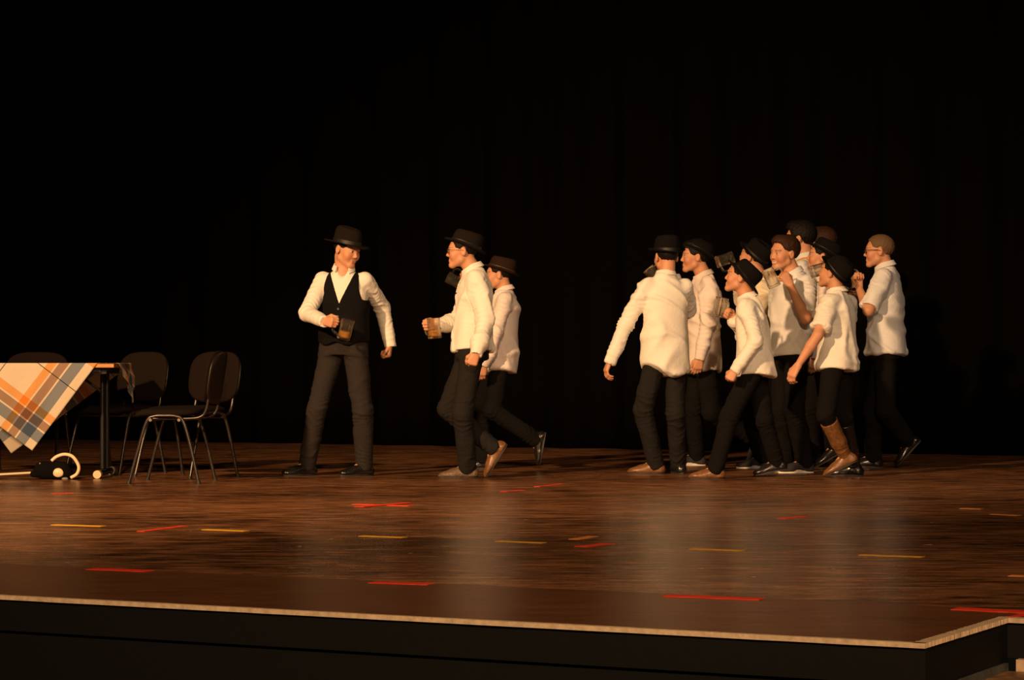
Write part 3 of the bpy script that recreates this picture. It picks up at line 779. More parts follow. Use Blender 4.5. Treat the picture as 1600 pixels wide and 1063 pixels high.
def hat_mesh(hc, R, k, tilt, crown_h=0.105, brim=0.048, curl=0.012, snap=0.0, bowler=False, lift_z=0.040):
    a = math.radians(tilt)
    R2 = np.array([R[0], R[1] * math.cos(a) + R[2] * math.sin(a), R[2] * math.cos(a) - R[1] * math.sin(a)])
    def w(x, y, z): return hc + k * (R2[0] * x + R2[1] * (y - 0.008) + R2[2] * (z + lift_z))
    n = 48; V = []; rings = []
    def ring(fn):
        rings.append(len(V))
        for i in range(n):
            th = 2 * math.pi * i / n; V.append(w(*fn(math.sin(th), math.cos(th))))
    ax, ay = 0.086, 0.104
    ring(lambda s, c: (ax * 0.90 * s, ay * 0.90 * c, 0.030))
    ring(lambda s, c: (ax * 0.96 * s, ay * 0.96 * c, -0.002))
    def bz(s, c, fr): return fr * fr * (curl * 1.6 * s * s + (snap if c > 0 else 0.4 * curl) * c * c)
    for fr in (0.5, 1.0): ring(lambda s, c, fr=fr: ((ax + brim * fr) * s, (ay + brim * fr) * c, -0.003 + bz(s, c, fr)))
    for fr in (1.0, 0.5, 0.0): ring(lambda s, c, fr=fr: ((ax + brim * fr) * s, (ay + brim * fr) * c, 0.003 + bz(s, c, fr)))
    prof = [(0.25, 1.0), (0.5, 0.985), (0.72, 0.955), (0.88, 0.89), (0.97, 0.77), (1.0, 0.60)] if not bowler else [(0.2, 1.0), (0.42, 0.975), (0.62, 0.91), (0.79, 0.80), (0.91, 0.63), (0.98, 0.40)]
    for (h, sc) in prof:
        pin = 0.0 if bowler else 0.20 * max(0, h - 0.45)
        ring(lambda s, c, h=h, sc=sc, pin=pin: (ax * sc * s * (1 - pin * max(0, c) * 1.3), ay * sc * c, crown_h * h * (1.0 - 0.06 * c)))
    dent = 0.0 if bowler else 0.022
    ring(lambda s, c: (ax * 0.30 * s, ay * 0.42 * c, crown_h * 1.0 - dent))
    Fc = []
    for q in range(len(rings) - 1):
        for i in range(n): Fc.append((rings[q] + i, rings[q] + (i + 1) % n, rings[q + 1] + (i + 1) % n, rings[q + 1] + i))
    Fc.append(tuple(rings[-1] + i for i in range(n))); Fc.append(tuple(rings[0] + n - 1 - i for i in range(n)))
    B = []; bf = []
    for (z, o) in ((0.002, 0.0015), (0.002, 0.0035), (0.027, 0.0030), (0.027, 0.0005)):
        for i in range(n):
            th = 2 * math.pi * i / n; B.append(w((ax + o) * math.sin(th), (ay + o) * math.cos(th), z - 0.002 * math.cos(th)))
    for q in range(4):
        for i in range(n): bf.append((q * n + i, q * n + (i + 1) % n, ((q + 1) % 4) * n + (i + 1) % n, ((q + 1) % 4) * n + i))
    return np.array(V), Fc, np.array(B), bf

def hair_mesh(hc, R, k, full, short_sides=False):
    xs = np.arange(-0.11, 0.112, 0.0055)
    g = Field(xs, xs * 1.15 - 0.01, xs + 0.02); I3 = np.eye(3); th = full
    g.ell((0, -0.013, 0.036), I3, (0.073 + th * 0.8, 0.092 + th, 0.077 + th), 0)
    if full > 0.012: g.ell((0, 0.035, 0.085), I3, (0.058, 0.055, 0.034 + full * 0.4), 0.02)
    x, y, z = g.c[0][:, None, None], g.c[1][None, :, None], g.c[2][None, None, :]
    zl = np.interp(y, [-0.13, -0.085, -0.045, -0.012, 0.018, 0.045, 0.058, 0.075, 0.12], [-0.055, -0.050, -0.035, 0.022, 0.008, 0.020, 0.058, 0.066, 0.070]).astype(np.float32)
    if short_sides: zl = zl + 0.012
    g.d = np.maximum(g.d, (zl - z) * 0.8)
    st = 0.0022 * np.sin(x * 260 + 3 * np.sin(z * 60)) * np.sin(y * 120 + z * 90); g.d = g.d + st.astype(np.float32)
    V, Q = g.mesh(); V = relax(V, Q, 1)
    return hc + k * (V[:, :1] * R[0] + V[:, 1:2] * R[1] + V[:, 2:] * R[2]), Q

def shoe(par, ank, psi, pitch, k, style):
    Rf = frame(psi, pitch); o = ank
    def w(x, y, z): return o + k * (Rf[0] * x + Rf[1] * y + Rf[2] * z)
    xs = np.arange(-0.075, 0.076, 0.005); ys = np.arange(-0.10, 0.225, 0.005); zs = np.arange(-0.10, 0.075, 0.005)
    g = Field(xs, ys, zs); I3 = np.eye(3)
    g.cone((0, -0.035, -0.045), (0, 0.10, -0.052), 0.036, 0.036, 0.02); g.ell((0, 0.125, -0.054), I3, (0.042, 0.065, 0.026), 0.02)
    if style in ('brown', 'snake', 'boot'): g.cone((0, 0.12, -0.055), (0, 0.190, -0.064), 0.030, 0.010, 0.02)
    g.cone((0, -0.03, -0.05), (0, -0.012, -0.005), 0.036, 0.040, 0.02); g.cone((0, 0.0, -0.015), (0, 0.085, -0.045), 0.036, 0.034, 0.02)
    if style != 'boot': g.ell((0, -0.008, 0.035), I3, (0.036, 0.046, 0.03), 0.005, 'sub')
    z = g.c[2][None, None, :]; g.d = np.maximum(g.d, -0.066 - z)
    V, Q = g.mesh(); V = relax(V, Q, 1)
    mat = {'black': 'leather_black', 'brown': 'leather_brown', 'snake': 'snake', 'boot': 'leather_brown', 'sneaker': 'canvas_dark', 'bootblack': 'leather_black'}[style]
    Wd = o + k * (V[:, :1] * Rf[0] + V[:, 1:2] * Rf[1] + V[:, 2:] * Rf[2])
    s = obj_from('shoe' if 'boot' not in style else 'boot', Wd, Q, M[mat], par)
    out = []
    tipl = 0.198 if style in ('brown', 'snake', 'boot') else 0.186
    for i in range(28):
        t = 2 * math.pi * i / 28; yy = math.cos(t); xx = math.sin(t)
        yl = 0.055 + yy * (tipl - 0.055 if yy > 0 else 0.125)
        wd = 0.040 * (1.0 if yy < 0.2 else (1 - 0.35 * ((yy - 0.2) / 0.8) ** 2)) * (0.90 if yy < -0.2 else 1)
        out.append((wd * math.copysign(abs(xx) ** 0.8, xx), yl))
    Mx = Matrix(((*(k * Rf[:, 0]), 0),) * 1 + ((0, 0, 0, 0),) * 3) if False else None
    mb = MB(); n = len(out)
    zt = (-0.064, -0.076) if style != 'sneaker' else (-0.054, -0.076)
    Vv = [w(x, y, zz) for zz in (zt[1], zt[0]) for (x, y) in out]
    mb.add(Vv, [tuple(range(n - 1, -1, -1)), tuple(range(n, 2 * n))] + [(i, (i + 1) % n, n + (i + 1) % n, n + i) for i in range(n)])
    mb.build('sole', M['rubber_white'] if style == 'sneaker' else M['rubber_dark'], s)
    if style in ('sneaker', 'snake', 'black'):
        lc = MB()
        for i in range(4):
            y0 = 0.045 + 0.018 * i; zz = -0.008 - 0.0085 * i - (0.004 if i == 3 else 0)
            lc.tube([w(-0.024, y0, zz - 0.010), w(0, y0 + 0.004, zz + 0.004), w(0.024, y0, zz - 0.010)], 0.0022 * k, 6)
        lc.build('shoelace', M['lace'] if style != 'black' else M['rubber_dark'], s, smooth=True)
    return s

def mug_obj(c, axis, hdl, label, beer=False, group='glass beer mugs held by the actors'):
    """c centre, axis towards the rim, hdl direction of the handle"""
    z = norm(axis); x = norm(hdl - z * (np.asarray(hdl) @ z)); y = np.cross(z, x); c = np.asarray(c, float)
    def w(p): return c + x * p[0] + y * p[1] + z * p[2]
    Hh = 0.066; n = 48
    def wav(a, r, dep): return r - 1.7 * dep * (0.5 + 0.5 * math.cos(a * 10))
    prof = [(0.020, -Hh, 0), (0.040, -Hh, 0), (0.0445, -Hh + 0.006, 0.0008), (0.0445, -0.04, 0.0022), (0.0425, 0.0, 0.0022), (0.0425, 0.028, 0.0018), (0.0435, 0.042, 0.0), (0.0435, Hh - 0.002, 0), (0.0425, Hh, 0), (0.0405, Hh - 0.002, 0), (0.0395, 0.03, 0), (0.0385, -0.03, 0), (0.037, -Hh + 0.018, 0), (0.028, -Hh + 0.012, 0), (0.010, -Hh + 0.012, 0)]
    V = []; Fc = []
    for (r, zz, dp) in prof:
        for i in range(n):
            a = 2 * math.pi * i / n; rr = wav(a, r, dp); V.append(w((rr * math.cos(a), rr * math.sin(a), zz)))
    m = len(prof)
    for i in range(m - 1):
        for q in range(n): Fc.append((i * n + q, i * n + (q + 1) % n, (i + 1) * n + (q + 1) % n, (i + 1) * n + q))
    Fc += [tuple(range(n - 1, -1, -1)), tuple((m - 1) * n + a for a in range(n))]
    o = obj_from('beer_mug', np.array(V), Fc, M['glass'], loc=tuple(c - z * Hh))
    tag(o, label, 'mug', group)
    hp = curve_pts([w((0.043, 0, 0.044)), w((0.066, 0, 0.046)), w((0.082, 0, 0.028)), w((0.083, 0, -0.005)), w((0.074, 0, -0.032)), w((0.045, 0, -0.042))], 6)
    MB().tube(hp, 0.0072, 12).build('handle', M['glass'], o, smooth=True)
    if beer:
        mb = MB(); V = []; n2 = 32; pr = [(0.005, -Hh + 0.0128), (0.027, -Hh + 0.0128), (0.0362, -Hh + 0.0188), (0.0378, -0.03), (0.0382, -0.012), (0.005, -0.012)]
        for (r, zz) in pr:
            for i in range(n2):
                a = 2 * math.pi * i / n2; V.append(w((r * math.cos(a), r * math.sin(a), zz)))
        Fc = [(i * n2 + q, i * n2 + (q + 1) % n2, (i + 1) * n2 + (q + 1) % n2, (i + 1) * n2 + q) for i in range(len(pr) - 1) for q in range(n2)]
        Fc += [tuple(range(n2 - 1, -1, -1)), tuple((len(pr) - 1) * n2 + a for a in range(n2))]
        mb.add(V, Fc).build('beer', M['beer'], o, smooth=True)
    return o

def glasses(par, hc, R, k, mat, thick):
    def w(x, y, z): return hc + k * (R[0] * x + R[1] * y + R[2] * z)
    mb = MB()
    for s in (-1, 1):
        pts = [w(s * 0.032 + 0.0235 * math.cos(a), 0.0985 - 0.10 * (abs(s * 0.032 + 0.0235 * math.cos(a)) ** 2) * 3, 0.001 + 0.0165 * math.sin(a)) for a in np.linspace(0, 2 * math.pi, 25)]
        mb.tube(pts, thick * k, 6)
        mb.tube([w(s * 0.055, 0.089, 0.006), w(s * 0.076, 0.070, 0.008), w(s * 0.083, 0.01, 0.008), w(s * 0.083, -0.012, 0.0)], thick * 0.9 * k, 6)
    mb.tube([w(-0.009, 0.099, 0.004), w(0, 0.102, 0.006), w(0.009, 0.099, 0.004)], thick * k, 6)
    o = mb.build('glasses', mat, par, smooth=True)
    for s in (-1, 1):
        V = [w(s * 0.032 + 0.0225 * math.cos(a), 0.0985 - 0.3 * (abs(s * 0.032 + 0.0225 * math.cos(a)) ** 2) + dd, 0.001 + 0.0155 * math.sin(a)) for dd in (-0.0007, 0.0007) for a in np.linspace(0, 2 * math.pi, 21)[:-1]]
        MB().add(V, [tuple(range(19, -1, -1)), tuple(range(20, 40))] + [(i, (i + 1) % 20, 20 + (i + 1) % 20, 20 + i) for i in range(20)]).build('lens', M['lens'], o)

def collar(par, neck, hc, psi, k, mat, open_deg=14):
    R = frame(psi); ax = norm(hc - neck + np.array([0, 0, 0.10])); c = neck + np.array([0, 0, 0.0]) + R[1] * 0.012
    f = norm(R[1] - ax * (R[1] @ ax)); r = np.cross(f, ax)
    V = []; n = 40; Fc = []
    for i in range(n + 1):
        th = math.radians(open_deg) + (2 * math.pi - 2 * math.radians(open_deg)) * i / n
        fr = math.cos(th); s = math.sin(th); front = max(0, fr)
        rad = 0.060 * k; hi = 0.046 - 0.020 * front; tip = max(0, (fr - 0.7) / 0.3)
        for (rr, h) in ((rad, 0.004), (rad - 0.001, hi), (rad + 0.005, hi + 0.001), (rad + 0.017, hi - 0.034 - 0.022 * tip), (rad + 0.013, hi - 0.035 - 0.022 * tip)):
            V.append(c + k * 0 + (r * s * rr * 1.02 + f * fr * rr * 1.10) + ax * h * k)
    for i in range(n):
        for q in range(5): Fc.append((i * 5 + q, i * 5 + (q + 1) % 5, (i + 1) * 5 + (q + 1) % 5, (i + 1) * 5 + q))
    Fc += [(4, 3, 2, 1, 0), tuple(n * 5 + q for q in range(5))]
    obj_from('collar', np.array(V), Fc, mat, par, smooth=False)

def person(S):
    H, Y = S['H'], S['Y']; k = H / 1.65; seed = S.get('seed', 1)
    ph, ps = S['psi_h'], S['psi_s']
    pel = P(*S['pelvis'], Y); nk = P(*S['neck'], Y + S.get('lean', 0.0))
    rs, rh = rightof(ps), rightof(ph)
    hy, hp, hr = S['head_dir']; Rh = frame(hy, hp, hr); hk = k * S.get('hk', 1.0)
    hc = P(*S['head'], nk[1] + facing(hy)[1] * 0.03)
    sh = {'R': nk + rs * 0.096 * H + np.array([0, 0, -0.042 * H]), 'L': nk - rs * 0.096 * H + np.array([0, 0, -0.042 * H])}
    hip = {'R': pel + rh * 0.050 * H, 'L': pel - rh * 0.050 * H}
    J = {}
    for s in 'RL':
        e, es, w_, ws = S['arm' + s][:4]
        el = lift(sh[s], e, 0.168 * H, es); wr = lift(el, w_, 0.150 * H, ws); J['arm' + s] = (sh[s], el, wr)
        kn_, ks, an_, as_ = S['leg' + s][:4]; ft = S['leg' + s][4]
        kn = lift(hip[s], kn_, 0.243 * H, ks); an = lift(kn, an_, 0.243 * H, as_)
        if ft[1] == 0: an[2] = 0.0765 * k
        else:
            Rf = frame(ft[0], ft[1]); low = min((an + k * (Rf[1] * y + Rf[2] * -0.076))[2] for y in (-0.07, 0.19))
            if low < 0.004 or S.get('touch', False): an[2] += 0.004 - low
        J['leg' + s] = (hip[s], kn, an)
    allp = np.array([p for v in J.values() for p in v] + [hc, pel, nk]); pad_ = 0.22
    lo, hi = allp.min(0) - pad_, allp.max(0) + pad_; lo[2] = max(0.0, lo[2])
    # hands
    hands = {}
    for s in 'RL':
        el, wr = J['arm' + s][1:]; hs = S['hand' + s]; pose = hs[0]
        fd = norm(wr - el); d = fd
        if len(hs) > 1 and hs[1] is not None: d = norm(norm(P(*hs[1], wr[1] + (hs[2] if len(hs) > 2 else 0.0)) - wr) + 0.15 * fd)
        mg = S.get('mug'); up = np.array([0, 0, 1.0])
        if mg and mg['hand'] == s:
            an = math.radians(mg['tilt']); axm = norm(np.array([math.sin(an), mg.get('ay', 0.0), math.cos(an)]))
            sd = norm(axm - d * (axm @ d)); n = np.cross(sd, d) * (1 if s == 'R' else -1)
            pose = 'grip'
        else:
            # thumb points forwards, palm towards the thigh
            sd = facing(ps) if abs(d[2]) > 0.5 else up
            sd = norm(sd - d * (sd @ d)); n = np.cross(sd, d) * (1 if s == 'R' else -1)
        hands[s] = (wr, d, sd, n, pose)
    fine = [(hc[2] - 0.15 * k, hc[2] + 0.14 * k)]
    for s in 'RL':
        wr, d = hands[s][:2]; e2 = wr + d * 0.15
        fine.append((min(wr[2], e2[2]) - 0.07, max(wr[2], e2[2]) + 0.07))
    # --- body: one continuous surface
    g = Field(*grid(lo, hi, 0.0050, fine, 0.011))
    ts = [-0.08, 0.2, 0.45, 0.70, 0.88, 1.0]
    g.loft(pel, nk, ts, [0.115 * k, 0.105 * k, 0.115 * k, 0.12 * k, 0.085 * k, 0.050 * k], [0.08 * k, 0.075 * k, 0.085 * k, 0.09 * k, 0.07 * k, 0.05 * k], ph, ps)
    for s in 'RL':
        a, b, c = J['arm' + s]
        g.cone(a, b, 0.038 * k, 0.036 * k, 0.02); g.cone(b, b + (c - b) * 0.35, 0.038 * k, 0.038 * k, 0.015); g.cone(b + (c - b) * 0.35, c, 0.037 * k, 0.0235 * k, 0.012)
        wr, d, sd, n, pose = hands[s]; add_hand(g, wr, d, sd, n, k * 0.97, pose)
        a, b, c = J['leg' + s]
        g.cone(a, b, 0.068 * k, 0.046 * k, 0.03); g.cone(b, c, 0.046 * k, 0.031 * k, 0.015)
        Rf = frame(*S['leg' + s][4][:2]); g.cone(c, c + Rf[1] * 0.12 * k - Rf[2] * 0.045 * k, 0.030 * k, 0.018 * k, 0.015)
    add_head(g, hc, Rh, hk, nk)
    V, Q = g.mesh(); cols = np.tile(SKIN * S.get('skin', 1.0), (len(V), 1))
    hd = np.linalg.norm(V - hc, axis=1) < 0.17 * hk
    if hd.any():
        cc = cols[hd].copy(); head_colours(V[hd], hc, Rh, hk, cc, S.get('brow', (0.03, 0.016, 0.009)), S.get('smile', False)); cols[hd] = cc
    V = relax(V, Q, 1, 0.35)
    body = obj_from('person', V, Q, M['skin'], loc=(pel[0], pel[1], 0), cols=cols)
    tag(body, S['label'], 'person', S.get('group'))
    # --- shirt
    lo2 = np.minimum.reduce([pel - 0.25, *J['armR'], *J['armL']]) - 0.09; hi2 = np.maximum.reduce([nk, pel + 0.25, *J['armR'], *J['armL']]) + 0.09
    gr = grid(lo2, hi2, 0.0076); g = Field(*gr); mat = M[S.get('shirt', 'shirt_white')]
    axis = nk - pel; Lt = np.linalg.norm(axis); zh = CH - (S['hem'] - HZ) / F * Y
    th = (zh - pel[2]) / axis[2]; loose = S.get('loose', 1.0)
    tl = [th - 0.12, th, 0.15, 0.40, 0.66, 0.82, 0.93, 1.03]
    rx = [0.182 * loose, 0.180 * loose, 0.168 * loose, 0.160, 0.162, 0.146, 0.108, 0.058]; ry = [0.138 * loose, 0.136 * loose, 0.126 * loose, 0.116, 0.112, 0.098, 0.078, 0.054]
    rx = [q * k for q in rx]; ry = [q * k for q in ry]
    g.loft(pel, nk, tl, rx, ry, ph, ps, k=0.0)
    x, y, z = g.c[0][:, None, None], g.c[1][None, :, None], g.c[2][None, None, :]
    u, v, t = trunk_coords(x - np.float32(pel[0]), y - np.float32(pel[1]), z - np.float32(pel[2]), axis / Lt, Lt, ph, ps)
    tail = S.get('tail', 0.03)
    zc = (zh + tail * np.clip(np.abs(u) / (0.15 * k), 0, 1.2) ** 2 - 0.3 * tail)
    if not S.get('tucked'):
        g.d = np.maximum(g.d, (zc - z).astype(np.float32))
    else: g.d = np.maximum(g.d, (pel[2] + 0.06 * k - z).astype(np.float32))
    jf = []
    for s in 'RL':
        a, b, c = J['arm' + s]; g2 = Field(*gr); short = S.get('short', False)
        a2 = a + norm(nk - a) * 0.02
        if short:
            e = a + (b - a) * S.get('short_at', 0.80); dd = norm(b - a)
            g2.cone(a2, e + dd * 0.03, 0.064 * k, 0.063 * k, 0.0)
            g2.cone(e + dd * 0.155, e + dd * 0.22, 0.15, 0.15, 0.0, 'sub')
            jf.append((e - dd * 0.05, dd, 0.10, 0.002, 80))
        else:
            dd = norm(c - b); e = c + dd * 0.012
            g2.cone(a2, b, 0.057 * k, 0.050 * k, 0.0); g2.cone(b, e - dd * 0.06, 0.050 * k, 0.043 * k, 0.02); g2.cone(e - dd * 0.065, e + dd * 0.02, 0.040 * k, 0.039 * k, 0.008)
            g2.cone(e + dd * 0.062, e + dd * 0.14, 0.060, 0.060, 0.0, 'sub')
            jf += [(b, norm(c - a), 0.13, 0.008, 95), (e - dd * 0.09, dd, 0.07, 0.006, 110)]
        jf.append((a + (b - a) * 0.25, norm(norm(b - a) + 0.6 * (nk - a) / 0.2), 0.12, 0.006, 80))
        aa, bb = g.d, g2.d; kk = 0.03; h = np.maximum(kk - np.abs(aa - bb), 0) / kk; g.d = np.minimum(aa, bb) - h * h * kk * 0.25
    # neck opening
    g.cone(nk + norm(hc - nk) * 0.030, hc, 0.050 * k, 0.05 * k, 0.004, 'sub')
    if S.get('vest'):
        fw = facing(ps); g.cone(nk + fw * 0.05 + np.array([0, 0, 0.03]), nk + fw * 0.125 - np.array([0, 0, 0.075]), 0.046, 0.010, 0.004, 'sub')
    V, Q = g.mesh(); V = relax(V, Q, 1, 0.4); N = vnormals(V, Q)
    V = relax(folds(V, N, seed, 0.002 if S.get('vest') else 0.0088, jf, 0.007 if S.get('vest') else 0.020), Q, 1, 0.2)
    shirt = obj_from('shirt', V, Q, mat, body)
    collar(body, nk, hc, ps, k, mat, S.get('collar_open', 14))
    sbvh = BVHTree.FromPolygons([tuple(q) for q in V], [tuple(map(int, q)) for q in Q])
    def front(tq, uq=0.0):
        fd_ = facing(ph + (ps - ph) * tq); o_ = pel + axis * tq + rightof(ph + (ps - ph) * tq) * uq
        h = sbvh.ray_cast(Vector(o_ + fd_ * 0.5), Vector(-fd_), 0.7)
        return (np.array(h[0]), np.array(h[1])) if h[0] is not None else (None, None)
    for tq in S.get('buttons', ()):
        p, nn = front(tq)
        if p is not None: MB().tube([p - nn * 0.001, p + nn * 0.003], 0.0065, 12).build('button', M['button_dark'], shirt, smooth=True)
    # --- waistcoat
    if S.get('vest'):
        gv = Field(*grid(pel - [0.25, 0.25, 0.1], nk + [0.25, 0.25, 0.12], 0.005))
        gv.loft(pel, nk, [-0.02, 0.15, 0.40, 0.66, 0.82, 0.93, 1.03], [q * k for q in (0.150, 0.158, 0.155, 0.163, 0.150, 0.105, 0.055)], [q * k for q in (0.118, 0.118, 0.112, 0.112, 0.098, 0.075, 0.052)], ph, ps, k=0.0, grow=0.015)
        x, y, z = gv.c[0][:, None, None], gv.c[1][None, :, None], gv.c[2][None, None, :]
        u, v, t = trunk_coords(x - np.float32(pel[0]), y - np.float32(pel[1]), z - np.float32(pel[2]), axis / Lt, Lt, ph, ps)
        vee = np.where(v > -0.02, (np.clip(t - 0.56, 0, 1) * 0.20 - np.abs(u)), -1.0)          # V front
        arm = np.abs(u) - np.interp(t, [0.0, 0.50, 0.62, 0.75, 1.0], [0.4, 0.4, 0.142 * k, 0.118 * k, 0.105 * k])
        hemv = (0.05 + 0.02 * np.cos(u * 40) - t) * Lt
        gv.d = np.maximum.reduce([gv.d, vee.astype(np.float32), arm.astype(np.float32), hemv.astype(np.float32), ((t - 0.985) * Lt).astype(np.float32)])
        V, Q = gv.mesh(); V = relax(V, Q, 1, 0.4); V = folds(V, vnormals(V, Q), seed + 3, 0.0016)
        ve = obj_from('waistcoat', V, Q, M['vest'], body)
        vb = BVHTree.FromPolygons([tuple(q) for q in V], [tuple(map(int, q)) for q in Q])
        for tq in (0.50, 0.40, 0.30, 0.20):
            fd_ = facing(ph + (ps - ph) * tq); h = vb.ray_cast(Vector(pel + axis * tq + fd_ * 0.5), Vector(-fd_), 0.7)
            if h[0] is not None:
                p, nn = np.array(h[0]), np.array(h[1]); MB().tube([p - nn * 0.001, p + nn * 0.003], 0.0075, 12).build('button', M['button_dark'], ve, smooth=True)
    # --- trousers
    pts = [pel, *J['legR'], *J['legL']]
    lo3 = np.minimum.reduce(pts) - [0.2, 0.2, 0.08]; hi3 = np.maximum.reduce(pts) + [0.2, 0.2, 0.18]; lo3[2] = max(lo3[2], 0.004)
    g = Field(*grid(lo3, hi3, 0.0082))
    wz = 0.10 * k
    g.loft(pel, nk, [-0.10, 0.05, 0.24], [0.152 * k, 0.148 * k, 0.132 * k], [0.108 * k, 0.106 * k, 0.095 * k], ph, ps, k=0.0)
    jf = []
    for s in 'RL':
        a, b, c = J['leg' + s]; dd = norm(c - b); boots = S['leg' + s][4][2] in ('boot', 'bootblack')
        g.cone(a, b, 0.080 * k, 0.062 * k, 0.035)
        if not boots:
            g.cone(b, c + dd * 0.01, 0.064 * k, 0.056 * k, 0.02); g.cone(c + dd * 0.105, c + dd * 0.16, 0.085, 0.085, 0.0, 'sub')
            jf += [(b, norm(c - a), 0.15, 0.009, 85), (c - dd * 0.06, dd, 0.09, 0.009, 95)]
        else: g.cone(b, b + dd * 0.05, 0.064 * k, 0.055 * k, 0.02)
        jf.append((a, norm(norm(b - a) + rh * 0.5), 0.14, 0.006, 80))
    V, Q = g.mesh(); V = relax(V, Q, 1, 0.4)
    V = relax(folds(V, vnormals(V, Q), seed + 9, 0.0030, jf), Q, 1, 0.3); V[:, 2] = np.maximum(V[:, 2], 0.006)
    tr = obj_from('trousers', V, Q, M[S.get('trousers', 'trouser_black')], body)
    if S.get('vest'):
        bt = []; R_ = frame(ph)
        for i in range(33):
            t_ = 2 * math.pi * i / 32; bt.append(pel + axis * 0.15 + rh * 0.146 * k * math.cos(t_) + facing(ph) * 0.106 * k * math.sin(t_))
        MB().tube(bt, 0.014, 8).build('belt', M['leather_black'], tr, smooth=True)
    # --- footwear
    for s in 'RL':
        a, b, c = J['leg' + s]; ft = S['leg' + s][4]
        so = shoe(body, c, ft[0], ft[1], k, ft[2])
        if ft[2] in ('boot', 'bootblack'):
            gb = Field(*grid(np.minimum(b, c) - 0.13, np.maximum(b, c) + 0.13, 0.006)); dd = norm(c - b); Lb = np.linalg.norm(c - b)
            gb.cone(c, c - dd * Lb * 0.35, 0.045 * k, 0.054 * k, 0.02); gb.cone(c - dd * Lb * 0.35, b + dd * 0.0, 0.056 * k, 0.066 * k, 0.02)
            gb.cone(b - dd * 0.01, b - dd * 0.2, 0.085, 0.085, 0.0, 'sub')
            V, Q = gb.mesh(); V = folds(relax(V, Q, 1, 0.4), vnormals(V, Q), seed + 5, 0.001, [(c - dd * 0.02, dd, 0.09, 0.005, 80)])
            obj_from('boot_shaft', V, Q, M['leather_brown' if ft[2] == 'boot' else 'leather_black'], so)
    # --- hair, hat, glasses
    V, Q = hair_mesh(hc, Rh, hk, S.get('hair_full', 0.006), S.get('short_sides', False))
    obj_from('hair', V, Q, M[S.get('hair', 'hair_dark')], body)
    if S.get('hat'):
        ht = S['hat']; V, Fc, B, bf = hat_mesh(hc, Rh, hk, ht.get('tilt', 0), ht.get('h', 0.105), ht.get('brim', 0.045), ht.get('curl', 0.012), ht.get('snap', 0.0), ht.get('bowler', False), ht.get('z', 0.040))
        ho = obj_from('hat', V, Fc, M[ht.get('mat', 'hat_black')], body)
        obj_from('hat_band', B, bf, M[ht.get('band', 'ribbon')], ho, smooth=False)
    if S.get('glasses'): glasses(body, hc, Rh, hk, M[S['glasses']], 0.0022 if S['glasses'] == 'frame_black' else 0.0013)
    if S.get('strap'):
        st = curve_pts([nk + rs * 0.050 + facing(ps) * 0.03 + np.array([0, 0, 0.025]), nk - rs * 0.02 - facing(ps) * 0.075 + np.array([0, 0, 0.012]), nk - rs * 0.075 + facing(ps) * 0.0 + np.array([0, 0, 0.004]), nk - rs * 0.08 + facing(ps) * 0.09 - np.array([0, 0, 0.05]), nk - rs * 0.05 + facing(ps) * 0.135 - np.array([0, 0, 0.13])], 8)
        MB().tube(st, 0.013, 8).build('neck_strap', M['strap'], body, smooth=True)
    # --- mug
    if S.get('mug'):
        mg = S['mug']; s = mg['hand']; wr, d, sd, n, pose = hands[s]
        fist = wr + k * (d * 0.085 + n * 0.025)
        an = math.radians(mg['tilt']); axm = norm(np.array([math.sin(an), mg.get('ay', 0.0), math.cos(an)]))
        c = P(*mg['px'], fist[1] + mg.get('dy', 0.0)); hd_ = fist - c
        if np.linalg.norm(hd_ - axm * (hd_ @ axm)) < 0.02: hd_ = -facing(ps)
        # the handle must lie in the fist: slide the mug along its handle direction only
        hx = norm(hd_ - axm * (hd_ @ axm)); c = fist - hx * 0.080 - axm * float(np.clip((fist - c) @ axm, -0.03, 0.03))
        mug_obj(c, axm, hx, mg['label'], mg.get('beer', False))
    return body

